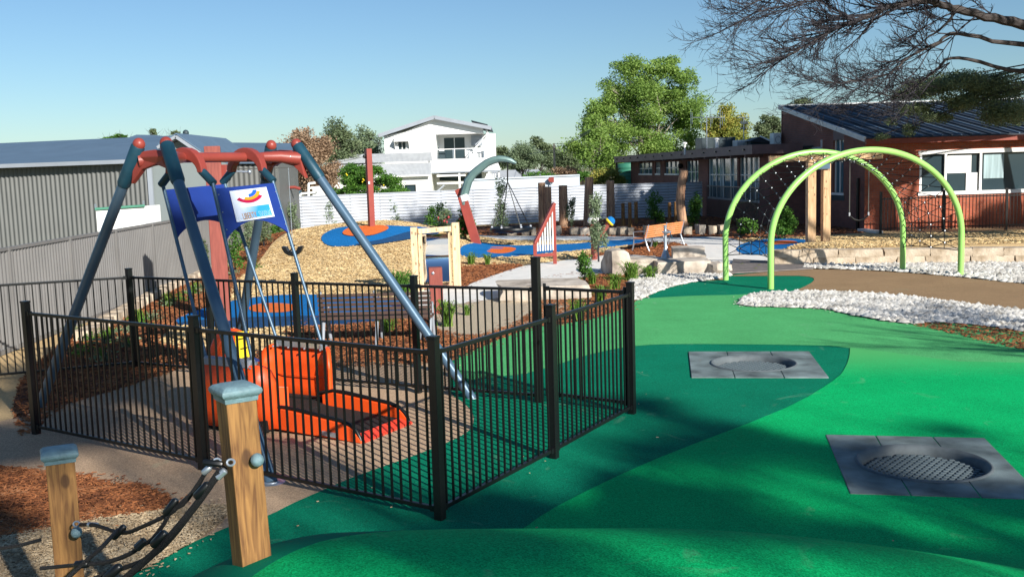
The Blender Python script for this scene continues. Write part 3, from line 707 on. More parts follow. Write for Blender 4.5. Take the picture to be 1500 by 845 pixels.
# platform
def seam(): pass
def sw_(a, b, z): return S0 + u2*a + w2*b + V(0,0,z)
def wall(sgn):
    # plate in the w-z plane with rounded top corners, curled inwards at both ends
    out = MB(); prof = []
    for i in range(9):
        a = PI/2*i/8; prof.append((.50-.20+.20*math.sin(a), .86-.20+.20*math.cos(a)))
    nb = 26; cols = []
    for i in range(nb+1):
        t = -1 + 2*i/nb
        b = t*.56; curl = .20*max(0, (abs(t)-.55)/.45)**2
        edge = max(0, (abs(t)-.72)/.28); top = .80 - .22*(1-math.sqrt(max(0, 1-edge*edge)))
        cols.append((b, curl, top))
    vs = []; 
    for (b, cu, top) in cols:
        for off in (0, .07):
            for z in (.06, .28, .54, top):
                bul = .04*math.sin(PI*min(1, z/.9))
                vs.append(sw_(sgn*(.60+off+bul-cu), b, z))
    fs = []; K = 8
    for i in range(nb):
        a = i*K; b = (i+1)*K
        for j in range(3): fs += [(a+j, a+j+1, b+j+1, b+j), (a+4+j, b+4+j, b+4+j+1, a+4+j+1)]
        fs += [(a+3, a+7, b+7, b+3), (a, b, b+4, a+4)]
    fs += [(0,4,5,1),(1,5,6,2),(2,6,7,3)]; e = nb*K
    fs += [(e,e+1,e+5,e+4),(e+1,e+2,e+6,e+5),(e+2,e+3,e+7,e+6)]
    return out.add(vs, fs)
for sg in (-1, 1):
    wl = wall(sg).build('side_wall', M['orange'], swing, 'all')
    MB().bar(sw_(sg*.63,-.36,.815), sw_(sg*.63,.36,.815), .13, .085).build('clamp_box', M['galv'] if sg > 0 else M['greytrim'], wl, bevel=.01)
    for bb in (-.38,-.13,.13,.38):
        MB().ball(sw_(sg*.60+.075,bb,.775), .014, 6).ball(sw_(sg*.60-.075,bb,.775), .014, 6).build('bolt', M['galv'], wl, True)
    MB().tube([sw_(sg*.64 - sg*.005 - (.0 if sg > 0 else .0), b_, .42) + u2*(-.045 if sg > 0 else -.045) for b_ in (-.38,-.2,0,.2,.38)], .008, 5).build('moulded_line', M['orange'], wl)
    MB().bar(sw_(sg*.60,-.5,.10), sw_(sg*.60,.5,.10), .15, .14).build('skirt', M['mat_black'], wl, bevel=.01)
MB().box(sw_(0,0,.11), (1.15,1.0,.06), Matrix.Rotation(math.atan2(u2.y,u2.x), 3, 'Z')).build('floor_plate', M['mat_black'], swing, bevel=.01)
# seat and yellow label panel at the far side
bk = []
for i in range(13):
    a = PI*i/12; bk.append(sw_(math.cos(a)*.30-.22, -.42, .78+math.sin(a)*.34))
bk = [sw_(.08,-.42,.12)] + bk + [sw_(-.52,-.42,.12)]
seat = MB().prism(bk, w2*.12).build('seat_back', M['orange'], swing, bevel=.025)
MB().prism([sw_(-.20,-.295,.50), sw_(.03,-.295,.50), sw_(.03,-.295,1.05), sw_(-.20,-.295,1.08)], w2*.006).build('label_panel', M['yellow'], seat)
for k in range(3):
    MB().bar(sw_(-.15+.02*k,-.285,.98-.12*k), sw_(-.02,-.285,.98-.12*k), .01, .012).build('label_print', M['black'], seat)
MB().prism([sw_(-.55,.10,.80), sw_(-.40,.30,.80), sw_(-.2,-.05,.80)], V(0,0,.006)).build('blue_badge', M['panelblue'], swing)
MB().prism([sw_(-.60,.2,.56), sw_(-.2,.45,.48), sw_(-.2,.45,.12), sw_(-.60,.3,.10)], w2*.05).build('toe_guard', M['orange'], swing, bevel=.012)
# ramp
MB().prism([sw_(-.42,.50,.10), sw_(.42,.50,.10), sw_(.42,1.62,.035), sw_(-.42,1.62,.035)], V(0,0,.03)).build('ramp_floor', M['mat_black'], swing)
for sg in (-1, 1):
    pr = [(.46,.05),(.46,.25),(.62,.29),(.95,.26),(1.45,.21),(1.60,.17),(1.70,.07),(1.74,.01)]
    pts = [sw_(sg*.42, b, z) for b, z in pr]
    rw = MB().prism(pts, u2*sg*.06).build('ramp_side', M['orange'], swing, bevel=.012)
    rl = [sw_(sg*.45, b, z) for b, z in ((.40,.26),(.60,.305),(.80,.30),(1.45,.228),(1.58,.19),(1.66,.13),(1.70,.06),(1.71,.03))]
    MB().tube(rl, .024, 10).build('ramp_rail', M['sleeve'] if False else M['black'], rw, True)
    MB().bar(sw_(sg*.495,1.22,.08), sw_(sg*.495,1.42,.07), .02, .05).build('hinge_plate', M['galv'], rw)
for k in range(7):
    a0 = -.46+k*.92/7
    MB().prism([sw_(a0+.005,1.60,.055), sw_(a0+.125,1.60,.055), sw_(a0+.12,1.76,.012), sw_(a0+.01,1.76,.012)], V(0,0,.018)).build('ramp_flap', mat('red_flap',(.75,.06,.03),.5) if k == 0 else bpy.data.materials['red_flap'], swing)
MB().box(sw_(-.1,.55,.05), (.5,.9,.08), Matrix.Rotation(math.atan2(u2.y,u2.x), 3, 'Z')).build('under_frame', M['mat_black'], swing, bevel=.01)
MB().box(G(398,627), (.12,.16,.2), Matrix.Rotation(.9,3,'Z')).build('stop_block', M['galv'], swing, bevel=.01)

# ---------------------------------------------------------------- foreground rope bridge
def bridge_post(px, ptop, pbase, Y, wd, rot, label, lean=0):
    t = at(px, ptop, Y); b = at(px+ (ptop-pbase)*-.05, pbase, Y)
    c = V(t.x, Y, 0); z0 = max(0, b.z-.15); z1 = t.z - .055
    th = thing('timber_post', V(c.x, c.y, b.z), label, 'post', 'timber posts of the rope bridge')
    Rz = Matrix.Rotation(rot, 3, 'Z')
    mb = MB().bar(V(c.x+lean, c.y, z0), V(c.x, c.y, z1), wd, wd, up=(-math.sin(rot), math.cos(rot), 0)); mb.build('shaft', M['pine'], th, bevel=.006)
    mb = MB(); hw = wd/2
    prof = [(.006,-.022),(.008,.0),(.012,.003),(.020,.012),(.024,.024),(.021,.036),(.008,.047),(-.02,.056),(-hw*.95,.061)]
    vs = []; fs = []
    for off, z in prof:
        for a, b_ in ((-1,-1),(1,-1),(1,1),(-1,1)): vs.append(V(c.x,c.y,z1+z) + Rz @ V(a*(hw+off), b_*(hw+off), 0))
    for i in range(len(prof)-1):
        for k in range(4): k2 = (k+1) % 4; fs.append((i*4+k, i*4+k2, (i+1)*4+k2, (i+1)*4+k))
    fs.append((3,2,1,0)); e = (len(prof)-1)*4; fs.append((e,e+1,e+2,e+3))
    mb.add(vs, fs).build('cap', M['cap'], th, True, bevel=.003)
    return th, c, z1
pA, cA, zA = bridge_post(344, 561, 840, 4.55, .142, .62, 'pine post with a blue grey cap rising in front of the black fence corner', .035)
pB, cB, zB = bridge_post(86, 655, 842, 5.6, .15, .45, 'shorter pine post with a blue grey cap beside the red mulch at far left')
# post A is read at its top centre; bolts
for (px, py, Y, par) in ((377,674,4.50,pA), (112,780,5.5,pB)):
    q = at(px, py, Y-.02)
    MB().lathe(q, [(.030,-.02),(.030,.005),(.022,.02),(.008,.028)], 12, V(.35,-1,.0)).build('bolt_cap', M['cap'], par, True)
net = thing('rope_net', at(240, 760, 5.0), 'black rope net side of a rope bridge strung between the two pine posts', 'rope net')
def rope(pts, r=.0108, name='rope', m_=None):
    P = [at(x, y, Y) for x, y, Y in pts]
    if len(P) > 2:
        Q = []
        for i in range(len(P)-1):
            p0 = P[max(0,i-1)]; p1 = P[i]; p2 = P[i+1]; p3 = P[min(len(P)-1,i+2)]
            for k in range(5):
                t = k/5; Q.append(.5*((2*p1)+(-p0+p2)*t+(2*p0-5*p1+4*p2-p3)*t*t+(-p0+3*p1-3*p2+p3)*t**3))
        P = Q + [P[-1]]
    return MB().tube(P, r, 8).build(name, m_ or M['rope'], net, True)
rope([(330,684,4.46),(300,722,4.46),(255,783,4.51),(215,818,4.56),(150,842,4.61),(90,870,4.66)], .0125)
rope([(322,690,4.44),(285,742,4.46),(240,795,4.48),(200,832,4.51),(165,862,4.56)], .017)
rope([(296,700,4.51),(285,718,4.51),(262,740,4.54),(248,752,4.56),(215,768,4.66),(180,780,5.05),(140,769,5.25),(118,768,5.4)])
rope([(248,752,4.56),(238,770,4.54),(222,790,4.52),(208,798,4.51)])
rope([(250,745,4.56),(268,738,4.53),(288,712,4.51),(302,690,4.48)])
rope([(172,776,5.05),(150,800,4.71),(125,822,4.66),(95,850,4.66),(70,872,4.66)])
rope([(208,792,4.54),(195,808,4.56),(160,822,4.64),(125,826,4.68),(100,828,5.0),(60,832,5.1)])
rope([(60,790,5.5),(20,800,5.45),(-30,806,5.4)])
def clamp(px, py, Y, a, ln=.06, r=.017, m_='black', name='clamp'):
    c = at(px, py, Y); dv = (Rt*math.cos(a) - Up*math.sin(a)).normalized()
    MB().tube([c-dv*ln/2, c-dv*ln*.4, c+dv*ln*.4, c+dv*ln/2], [r*.7, r, r, r*.7], 8).build(name, M[m_], net, True)
for a in ((250,742,4.55,-.9,.09,.018),(174,779,5.04,-.8,.09,.018),(120,826,4.67,-.1,.07,.02),(206,797,4.51,-.75,.06,.02),(233,789,4.48,-.8,.09,.022),(296,718,4.45,-.8,.09,.02),(165,838,4.56,-.7,.1,.022)): clamp(*a)
clamp(324,694,4.44,-.75,.055,.017,'galv','ferrule'); clamp(303,688,4.48,-.75,.05,.015,'galv','ferrule'); clamp(136,768,5.3,.05,.06,.014,'galv','ferrule')
for (px, py, Y) in ((338,677,4.42),(112,767,5.45),(318,676,4.46)):
    c = at(px, py, Y); MB().tube([c + (Rt*math.cos(t)+Up*math.sin(t)*.8+Fw*.3*math.sin(t))*.017 for t in [2*PI*k/12 for k in range(12)]], .0055, 6, closed=True).build('shackle', M['galv'], net, True)
clamp(312,678,4.46,.1,.09,.016)

# ---------------------------------------------------------------- in-ground trampolines
def trampoline(corners, label, links, cc=None):
    A, B, C_, D = [G(*p) for p in corners]     # far-left, far-right, near-right, near-left
    ex = ((B-A)+(C_-D)).normalized(); ey = V(-ex.y, ex.x, 0); ctr_ = (A+B+C_+D)/4
    hx = ((B-A).length+(C_-D).length)/4; hy = ((A-D).dot(ey)+(B-C_).dot(ey))/4
    th = thing('trampoline', ctr_, label, 'trampoline', 'trampolines set into the green ground')
    r = .60; zt = .028
    def W(x, y, z): return ctr_ + ex*x + ey*y + V(0,0,z)
    def slab(poly):
        c = MB().prism([W(x,y,.0) for x, y in poly], V(0,0,zt)); c.build('paver', M['paver'], th, bevel=.006)
    g = .006; a1 = math.acos((hx*.36)/r) if hx*.36 < r else 0
    xs_ = hx*.36; ang = math.acos(xs_/r)
    for sx in (-1, 1):
        pts = [(sx*hx, -hy), (sx*hx, hy), (sx*(xs_+g), hy)]
        arc = [(sx*r*math.cos(t), r*math.sin(t)) for t in np.linspace(ang, -ang, 25)]
        arc[0] = (sx*(xs_+g), arc[0][1]); arc[-1] = (sx*(xs_+g), arc[-1][1])
        slab(pts + arc + [(sx*(xs_+g), -hy)])
    for sy in (-1, 1):
        arc = [(r*math.cos(t), sy*r*math.sin(t)) for t in np.linspace(ang, PI-ang, 21)]
        slab([(xs_-g, sy*hy)] + arc + [(-xs_+g, sy*hy)])
    pr = [(.612,.026),(.60,.040),(.585,.040),(.555,.0),(.545,-.05),(.545,-.28)]
    vs = []; fs = []; n = 48
    for rr_, z in pr:
        for k in range(n): vs.append(W(rr_*math.cos(2*PI*k/n), rr_*math.sin(2*PI*k/n), z+.004))
    for i in range(len(pr)-1):
        for k in range(n): k2 = (k+1) % n; fs.append((i*n+k, i*n+k2, (i+1)*n+k2, (i+1)*n+k))
    MB().add(vs, fs).build('rim', M['rubberrim'], th, 'all')
    MB().add([W(.56*math.cos(2*PI*k/n), .56*math.sin(2*PI*k/n), -.27) for k in range(n)] , [tuple(range(n))]).build('pit', M['hole'], th)
    sp_ = .067; lm = mesh_only(MB().box((0,0,.010),(.050,.036,.018)).box((0,.03,.006),(.016,.03,.010)).box((.03,0,.004),(.02,.012,.008)), 'link', M['rubbermat'], bevel=.004)
    k = int(.52/sp_)+1; ln = []
    for i in range(-k, k+1):
        for j in range(-k, k+1):
            x = i*sp_ + (.5*sp_ if j % 2 else 0); y = j*sp_*.92
            if math.hypot(x, y) < .515: ln.append((x, y))
    rzz = math.atan2(ex.y, ex.x)
    for x, y in ln: inst('mat_link', lm, W(x, y, -.055), th, rzz+.5*((int(x*99)+int(y*77)) % 2)*.15)
trampoline([(1014,517),(1192,517),(1206,555),(1007,555)], 'square in-ground trampoline with a round link mat, further one, behind the dark green curve', True)
trampoline([(1214,640),(1463,645),(1505,735),(1240,726)], 'square in-ground trampoline with a round link mat, nearer one by the right edge', True)
# ---------------------------------------------------------------- green climbing arches
aFL, aNL, aFR, aNR = G(1063,411), G(1129,424), G(1322,398), G(1407,405)
HA = 3.08
def arch_pt(a, b, t, top=HA):      # t 0..1 from left foot over the top to the right foot
    c = (a+b)/2; hw = (b-a)/2; rise = top - 1.0
    if t < .12: return a + V(0,0,1.0*t/.12)
    if t > .88: return b + V(0,0,1.0*(1-t)/.12)
    s_ = PI*(t-.12)/.76
    return c - hw*math.cos(s_) + V(0,0,1.0+rise*math.sin(s_))
climb = thing('climbing_arch', (aNL+aFR)/2, 'two lime green steel arches with a black climbing net slung between them', 'climbing frame')
for a, b in ((aFL,aFR),(aNL,aNR)):
    pts = [arch_pt(a,b,i/64) for i in range(65)]
    ar = MB().tube(pts, .072, 18).build('arch', M['lime'], climb, True)
N_ = 26
def npt(s_, v):       # s along arch, v across 0 (far arch) .. 1 (near arch); net sags below and inside
    a = arch_pt(aFL,aFR,.075+s_*.85); b = arch_pt(aNL,aNR,.075+s_*.85); p = a.lerp(b, v)
    mid = ((aFL+aFR)/2).lerp((aNL+aNR)/2, v) + V(0,0,1.2)
    k = 4*v*(1-v); d = (mid-p); 
    return p + d*(.13*k)
NV = 6; NS = 46
knots = MB()
for dirn in (1, -1):
    for st in range(-NV, NS+1, 2):
        pts = []
        for j in range(NV+1):
            i = st + (j if dirn > 0 else NV-j)
            if 0 <= i <= NS: pts.append(npt(i/NS, j/NV))
        if len(pts) > 1: MB().tube(pts, .0095, 5).build('net_rope', M['rope'], climb)
for j in range(1, NV): 
    for i in range(0, NS+1):
        if (i-j) % 2 == 0: knots.ball(npt(i/NS, j/NV), .022, 6)
for v in (0, .999):
    for i in range(0, NS+1, 2):
        p = npt(i/NS, v); knots.lathe(p, [(.03,-.02),(.03,.02)], 6)
tag(knots.build('net_clamps', M['knot'], climb, True), kind='stuff')
for e in (0, 1): MB().tube([npt(e, v/8) for v in range(9)], .012, 6).build('edge_rope', M['rope'], climb)
for v in (.17,.34,.5,.66,.83):
    MB().tube([npt(i/NS, v) for i in range(0, 9)], .009, 5).build('net_rope', M['rope'], climb)
    MB().tube([npt(1-i/NS, v) for i in range(0, 9)], .009, 5).build('net_rope', M['rope'], climb)

# ---------------------------------------------------------------- benches
def bench(a, b, side, label, slat, frame, hgt=.88, nb=6, seat_side=1, nf=2, bk=0):
    """a,b: world feet under the back rest ends; side: unit vector from back towards the sitter"""
    L = (b-a); ln = L.length; ex = L.normalized()
    th = thing('bench', (a+b)/2, label, 'bench')
    for i in range(nb):
        z = .47 + (hgt-.50)*i/(nb-1); off = -.10*(i/(nb-1)) - bk
        MB().bar(a + side*off + V(0,0,z) - ex*.02, b + side*off + V(0,0,z) + ex*.02, .03, (hgt-.5)/nb*.86, up=V(0,0,1)-side*-.2).build('back_slat', slat, th, bevel=.004)
    for i in range(4):
        q = side*(.09+.10*i) + V(0,0,.44)
        MB().bar(a+q, b+q, .085, .028).build('seat_slat', slat, th, bevel=.004)
    for k in range(nf):
        p = a.lerp(b, k/(nf-1)) + ex*(.0 if 0 < k < nf-1 else (.03 if k == 0 else -.03))
        f = MB()
        f.tube([p - side*.13 + V(0,0,hgt+.03), p - side*.05 + V(0,0,.62), p + side*.02+V(0,0,.42), p - side*.05+V(0,0,.22), p - side*.14], [.022,.026,.032,.028,.03], 8)
        f.tube([p + side*.02 + V(0,0,.41), p + side*.44 + V(0,0,.41), p + side*.46+V(0,0,.2), p + side*.52], [.026,.024,.026,.03], 8)
        f.build('end_frame', frame, th, True)
        if k in (0, nf-1):
            MB().tube([p + side*.44 + V(0,0,.42), p + side*.46 + V(0,0,.64), p + side*.20+V(0,0,.67), p - side*.06+V(0,0,.66)], .017, 8).build('armrest', frame, th, True)
    return th
a = G(945,368.5); b = G(998,359.5); sd = V((b-a).y, -(b-a).x, 0).normalized()
bench(a, b, -sd if sd.y < 0 else sd, 'orange timber slat bench seen from behind, silver frames, above the pale boulders', M['orangeslat'], M['galv'], .86, 6, nf=3)
a = G(473,506); b = G(634,502)
sd = V((b-a).y, -(b-a).x, 0).normalized(); sd = sd if sd.y > 0 else -sd
bench(a, b, sd, 'long dark brown slat bench seen through the black fence, on mulch', M['brownslat'], M['greytrim'], .90, 6, nf=3, bk=.075)

# ---------------------------------------------------------------- drinking fountain
f0 = G(975,379); ft = thing('drinking_fountain', f0, 'slim silver drinking post with a cone foot in front of the orange bench', 'fountain')
MB().lathe(f0, [(.16,0),(.16,.03),(.12,.12),(.07,.26),(.05,.34),(.045,.95),(.055,1.0),(.03,1.03)], 16).build('column', M['galv'], ft, True)
MB().tube([f0+V(0,-.02,.9), f0+V(.12,0,.86), f0+V(.22,.02,.62)], .018, 8).build('spout', M['sleeve'], ft, True)
MB().lathe(f0+V(.02,-.14,.82), [(.02,-.06),(.14,0),(.15,.03),(.13,.03)], 14).build('bowl', M['galv'], ft, True)

# ---------------------------------------------------------------- boulders and stone walling
def rock(c, size, rot, seed, mat_, name='boulder', parent=None, sub=2, jag=.16, flat=.5):
    r = random.Random(seed); bm = bmesh.new(); bmesh.ops.create_cube(bm, size=2)
    bmesh.ops.subdivide_edges(bm, edges=bm.edges, cuts=3 if sub > 1 else 1, use_grid_fill=True)
    from mathutils import noise as nn
    off = Vector((r.uniform(0,99), r.uniform(0,99), r.uniform(0,99)))
    for v in bm.verts:
        p = v.co.copy(); q = p.normalized()*1.25; e = p.lerp(q, flat*.5)
        n1 = nn.noise(e*1.1+off); n2 = nn.noise(e*3+off)
        e = e*(1 + jag*n1*1.8 + jag*1.0*n2); v.co = e
    bmesh.ops.recalc_face_normals(bm, faces=bm.faces)
    me = bpy.data.meshes.new(name); 
    R = Matrix.Rotation(rot, 4, 'Z') @ Matrix.Diagonal((size[0]/2, size[1]/2, size[2]/2, 1))
    bm.transform(R); bm.to_mesh(me); bm.free(); me.materials.append(mat_)
    for p in me.polygons: p.use_smooth = True
    try: me.set_sharp_from_angle(angle=.45)
    except Exception: pass
    o = bpy.data.objects.new(name, me); COL.objects.link(o); o.location = Vector(c)
    if parent is not None: o.parent = parent; o.location = Vector(c) - origin(parent)
    return o
def boulder(px0, px1, ybase, ytop, depth, label, rot=0, seed=1, jag=.12, flat=.35, m_='boulder'):
    p = G((px0+px1)/2, ybase); wd = (px1-px0)/FPX*p.y*1.0; c = p + V(0, depth/2, 0)
    ht = (ybase-ytop)/FPX*p.y - depth*H/p.y*.35
    tag(rock(c+V(0,0,ht*.42), (wd, depth, ht*1.05), rot, seed, M[m_], jag=jag, flat=flat), label, 'boulder', 'pale boulders by the path')
boulder(891, 920, 404, 364, 1.0, 'upright pale boulder at the left end of the rocks behind the strappy plants', .2, 3, .14)
boulder(908, 966, 402, 376, 1.1, 'long low shaded boulder lying right of the upright pale one', -.1, 5, .10, .3)
boulder(962, 1041, 404, 379, 1.2, 'broad blocky sandstone boulder at the front, next to the white pebbles', .05, 8, .05, .12)
boulder(988, 1036, 383, 361, .9, 'grey slab boulder on top behind the broad blocky one', -.12, 11, .07, .2)
boulder(1036, 1064, 404, 383, .8, 'small rough boulder against the left foot of the green arch', .3, 14, .14)
boulder(731, 862, 441, 413, 1.6, 'wide flat grey boulder seen through the gate', .05, 17, .07, .25)
boulder(1062, 1070, 400, 386, .4, 'small dark stone beside the boardwalk', .3, 19, .12)
# retaining wall of sandstone blocks
rw = thing('stone_retaining_wall', G(1270,391), 'low wall of rough sandstone blocks holding the woodchips behind the arches', 'wall')
rr_ = random.Random(5)
def course(x0, x1, yb, Y0, hs, z0, ws):
    x = x0
    while x < x1:
        wdt = rr_.uniform(*ws); a = G(x, yb(x)); b_ = G(x+wdt, yb(x+wdt)); L = (b_-a).length
        c = (a+b_)/2 + V(0, .2, z0+hs/2)
        rock(c, (L*.985, .5, hs*rr_.uniform(.92,1.04)), math.atan2((b_-a).y, (b_-a).x), int(x*7), M['sandstone'], 'stone', rw, 1, .05, .06)
        x += wdt
yb = lambda x: 389.5 - (x-1136)*.008
course(1136, 1560, yb, 0, .24, 0, (40, 68)); course(1133, 1560, yb, 0, .21, .225, (44, 74))
edg = thing('stone_edging', G(900,338), 'row of broken sandstone blocks edging the garden bed before the corrugated fence', 'edging')
x = 742
while x < 1060:
    if rr_.random() < .86:
        wdt = rr_.uniform(7,15); yb_ = 345 if x < 1000 else 344
        p = G(x, yb_); L = wdt/FPX*p.y
        rock(p + V(L/2, .2, .16), (L*.9, .45, rr_.uniform(.28,.45)), rr_.uniform(-.3,.3), int(x*3), M['sandstone'] if rr_.random() < .7 else M['boulder'], 'stone', edg, 1, .12, .15)
    x += rr_.uniform(13, 22)
edg2 = thing('stone_edging', G(255,445), 'pale stone edging beside the low plants along the grey steel fence', 'edging')
pts = [(120,500),(150,482),(180,464),(207,448),(232,434),(258,421),(285,409),(312,398),(338,388)]
for i in range(len(pts)-1):
    a = G(*pts[i]); b_ = G(*pts[i+1]); n = 3
    for k in range(n):
        p = a.lerp(b_, (k+.5)/n); L = (b_-a).length/n
        rock(p + V(0,0,.08), (L*.92,.28,.22), math.atan2((b_-a).y,(b_-a).x)+rr_.uniform(-.1,.1), i*9+k, M['sandstone'], 'stone', edg2, 1, .10, .12)
# boardwalk
bw = thing('boardwalk', G(1125,392), 'short boardwalk of grey decking planks under the left end of the arches', 'boardwalk')
q = [G(1074,382), G(1205,389), G(1190,396), G(1068,403)]
for i in range(8):
    s0, s1 = i/8+.006, (i+1)/8-.006
    a = q[0].lerp(q[3], s0); b_ = q[1].lerp(q[2], s0); c = q[1].lerp(q[2], s1); d = q[0].lerp(q[3], s1)
    MB().prism([v + V(0,0,.03) for v in (a,b_,c,d)], V(0,0,.03)).build('plank', M['plank'], bw)
for px, py, l in ((1084,390,'left end of the boardwalk, by the arch foot'),(1109,392,'back of the boardwalk'),(1104,397,'front edge of the boardwalk')):
    p = G(px, py)
    tag(MB().add([p+V(0,0,.066), p+V(.09,.0,.075), p+V(.11,.07,.085), p+V(.02,.06,.068)], [(0,1,2,3)]).build('fallen_leaf', M['leafE']), 'fallen yellow leaf at the '+l, 'leaf', 'fallen leaves on the boardwalk')

# ---------------------------------------------------------------- log posts
def log(px, ytop, ybase, wpx, label, lean=0, group='upright logs before the corrugated fence', r_=None, Y=None, m_='log', bend=0, name='log_post'):
    b = G(px, ybase) if Y is None else None
    Yd = b.y; t = at(px, ytop, Yd); r = (r_ or wpx/FPX*Yd/2)
    th = thing(name, V(b.x, Yd, 0), label, 'post', group); th_pts = []
    n = 7; rad = []
    for i in range(n):
        s_ = i/(n-1); th_pts.append(V(b.x + (t.x-b.x)*s_*0 + lean*s_ + bend*math.sin(s_*PI)*.2, Yd, t.z*s_)); rad.append(r*(1.06-.1*s_+rr_.uniform(-.03,.03)))
    MB().tube(th_pts, rad, 12).build('shaft', M[m_], th, True)
    MB().lathe(th_pts[-1], [(r*.93,.0),(r*.90,.012),(.01,.02)], 12).build('sawn_top', M['lightpine'] if m_ == 'x' else M['log'], th)
    return th
log(795, 268, 334, 11, 'dark log standing behind the left side of the leftmost pair')
log(803, 274, 334, 12, 'dark log in front of the leftmost pair, behind the red chime frame')
log(826, 272, 333, 13, 'rough log between the chime frame pair and the leaning tall log')
log(861, 260, 331, 13, 'tall smooth brown log topped by leaves, left of the blue capped tube', .12)
log(895, 265, 330, 12, 'tall brown log directly behind the blue capped tube')
log(1003, 250, 338, 13, 'tallest split log, bent low down, behind the right end of the orange bench', 0, bend=-.9)
for px, t, b_, l in ((913,298,331,'left'),(923,297,334,'middle'),(932,296,328,'right')):
    log(px, t, b_, 5.5, f'short thin round post, {l} of the three left of the tree shadow on the fence', group='short posts before the corrugated fence', m_='pine')
for px, t, b_, l in ((981,297,334,'left'),(990,296,336,'middle'),(998,298,334,'right')):
    log(px, t, b_, 5, f'short thin round post, {l} of the three beside the tallest split log', group='short posts before the corrugated fence', m_='pine')

# ---------------------------------------------------------------- tall red posts, flying fox, mound pole
p = G(327,470); t = at(327,214,p.y)
fp = thing('red_timber_post', p, 'massive square red timber post behind the accessible swing', 'post', 'red posts of the cable ride')
MB().box(V(p.x,p.y,t.z/2), (.31,.31,t.z), Matrix.Rotation(.25,3,'Z')).build('shaft', M['redpost'], fp, bevel=.015)
br = MB().box(V(p.x+.22,p.y,t.z-.52),(.12,.16,.3)).build('bracket', M['redsteel'], fp, bevel=.01)
MB().tube([V(p.x+.25,p.y-.05,t.z-.50), V(p.x+.72,p.y-.02,t.z-.53)], .02, 8).ball(V(p.x+.72,p.y-.02,t.z-.53), .045).build('stop_arm', M['galv'], fp, True)
pA_ = V(p.x+.2, p.y, t.z-.45)
q = at(544.5,331.5,37.6); q.z = hz(q.x, q.y)-.1; tt_ = at(542,218,37.6)
mp_ = thing('red_pole', q, 'tall slim red pole on the blue and orange pad of the chip mound', 'post', 'red posts of the cable ride')
MB().box(V(q.x,q.y,(q.z+tt_.z)/2), (.205,.205,tt_.z-q.z), Matrix.Rotation(.5,3,'Z')).build('shaft', M['redsteel'], mp_, bevel=.01)
MB().box(V(q.x,q.y-.15,q.z+1.75), (.06,.02,.1)).build('plate', M['white'], mp_)
MB().ball(V(q.x-.15,q.y,tt_.z-.28), .07).build('pulley', M['black'], mp_, True)
pB_ = V(q.x-.15,q.y,tt_.z-.28)
fx = thing('cable_swing', pA_.lerp(pB_, .33), 'black strap swing seat hanging from the long overhead cable', 'swing')
cab = [pA_.lerp(pB_, i/16) - V(0,0,.5*4*(i/16)*(1-i/16)*.25) for i in range(17)]
MB().tube(cab, .009, 5).build('cable', M['wirerope'], fx)
c = at(429,366,26.2); tp = pA_.lerp(pB_, .33); tp = V(c.x, c.y, tp.z-.12)
MB().tube([tp, c+V(0,0,.12)], .008, 5).build('chain', M['galv'], fx)
st = []
for i in range(13):
    a = PI + PI*i/12; st.append((.27*math.cos(a), .26*math.sin(a)))
MB().prism([c+V(x,-.1,z+.1) for x, z in st] + [c+V(x*.52,-.1,z*.50+.08) for x, z in st[::-1]], V(0,.22,0)).build('seat', M['black'], fx, bevel=.012)
MB().ball(c+V(0,-.12,.12), .045).build('shackle', M['galv'], fx, True)
MB().bar(c+V(-.12,-.1,-.08), c+V(.08,-.1,.12), .04,.03).build('strap', M['black'], fx)
# strange little red swing crossbar over the fence line, left
p = G(415,340); t = at(424,276,p.y)
fz_ = thing('red_crossbar_frame', p, 'small red crossbar frame above the white fence, left of the orange bushy tree', 'play frame')
MB().tube([at(412,278,46), at(418,275,46), at(432,274.5,46), at(440,277,46)], .07, 8).build('crossbar', M['redsteel'], fz_, True)
MB().tube([at(414,277,46), V(at(416,300,46).x, 46, 0)], .035, 6).build('leg', M['galv'], fz_, True)

# ---------------------------------------------------------------- red short post with bolt
p = G(640,459); th = thing('red_bollard', p, 'short thick red timber post with one bolt, right of the brown bench', 'post')
MB().box(V(p.x,p.y,.475), (.27,.27,.95), Matrix.Rotation(.12,3,'Z')).build('shaft', M['redpost'], th, bevel=.012)
MB().lathe(V(p.x-.04,p.y-.14,.84), [(.03,-.01),(.03,.01),(.01,.02)], 10, V(0,-1,0)).build('bolt', M['galv'], th)
p = G(617,500); th = thing('blue_sign_post', p, 'small blue marker behind the right end of the brown bench', 'sign')
MB().box(V(p.x,p.y,.25), (.03,.03,.5)).build('stem', M['galv'], th)
MB().prism([V(p.x-.07,p.y-.03,.62),V(p.x+.07,p.y-.03,.62),V(p.x+.05,p.y-.03,.44),V(p.x-.04,p.y-.03,.44)], V(0,.02,0)).build('plate', M['blue'], th)

# ---------------------------------------------------------------- timber frame with curved mirror
a = G(609,427); b_ = G(666,422); Yd = a.y
mf = thing('mirror_frame', (a+b_)/2, 'pale timber frame holding a curved funhouse mirror, behind the short red post', 'play panel')
def post_(px, yt, p, wx, wy, name='post'):
    t = at(px, yt, p.y); MB().box(V(t.x, p.y, t.z/2), (wx, wy, t.z)).build(name, M['lightpine'], mf, bevel=.008)
post_(606, 333, a, .15, .22); post_(615, 337, a+V(0,.05,0), .09, .12); post_(667, 326, b_, .18, .22)
zt = at(640,338,Yd).z; zbm = at(640,440,Yd).z
MB().bar(V(a.x+.1,Yd,zt), V(b_.x,b_.y,zt+.02), .12, .12).build('top_beam', M['lightpine'], mf, bevel=.006)
MB().bar(V(a.x+.1,Yd,.10), V(b_.x,b_.y,.10), .10, .10).build('bottom_beam', M['log'], mf, bevel=.006)
prof = []
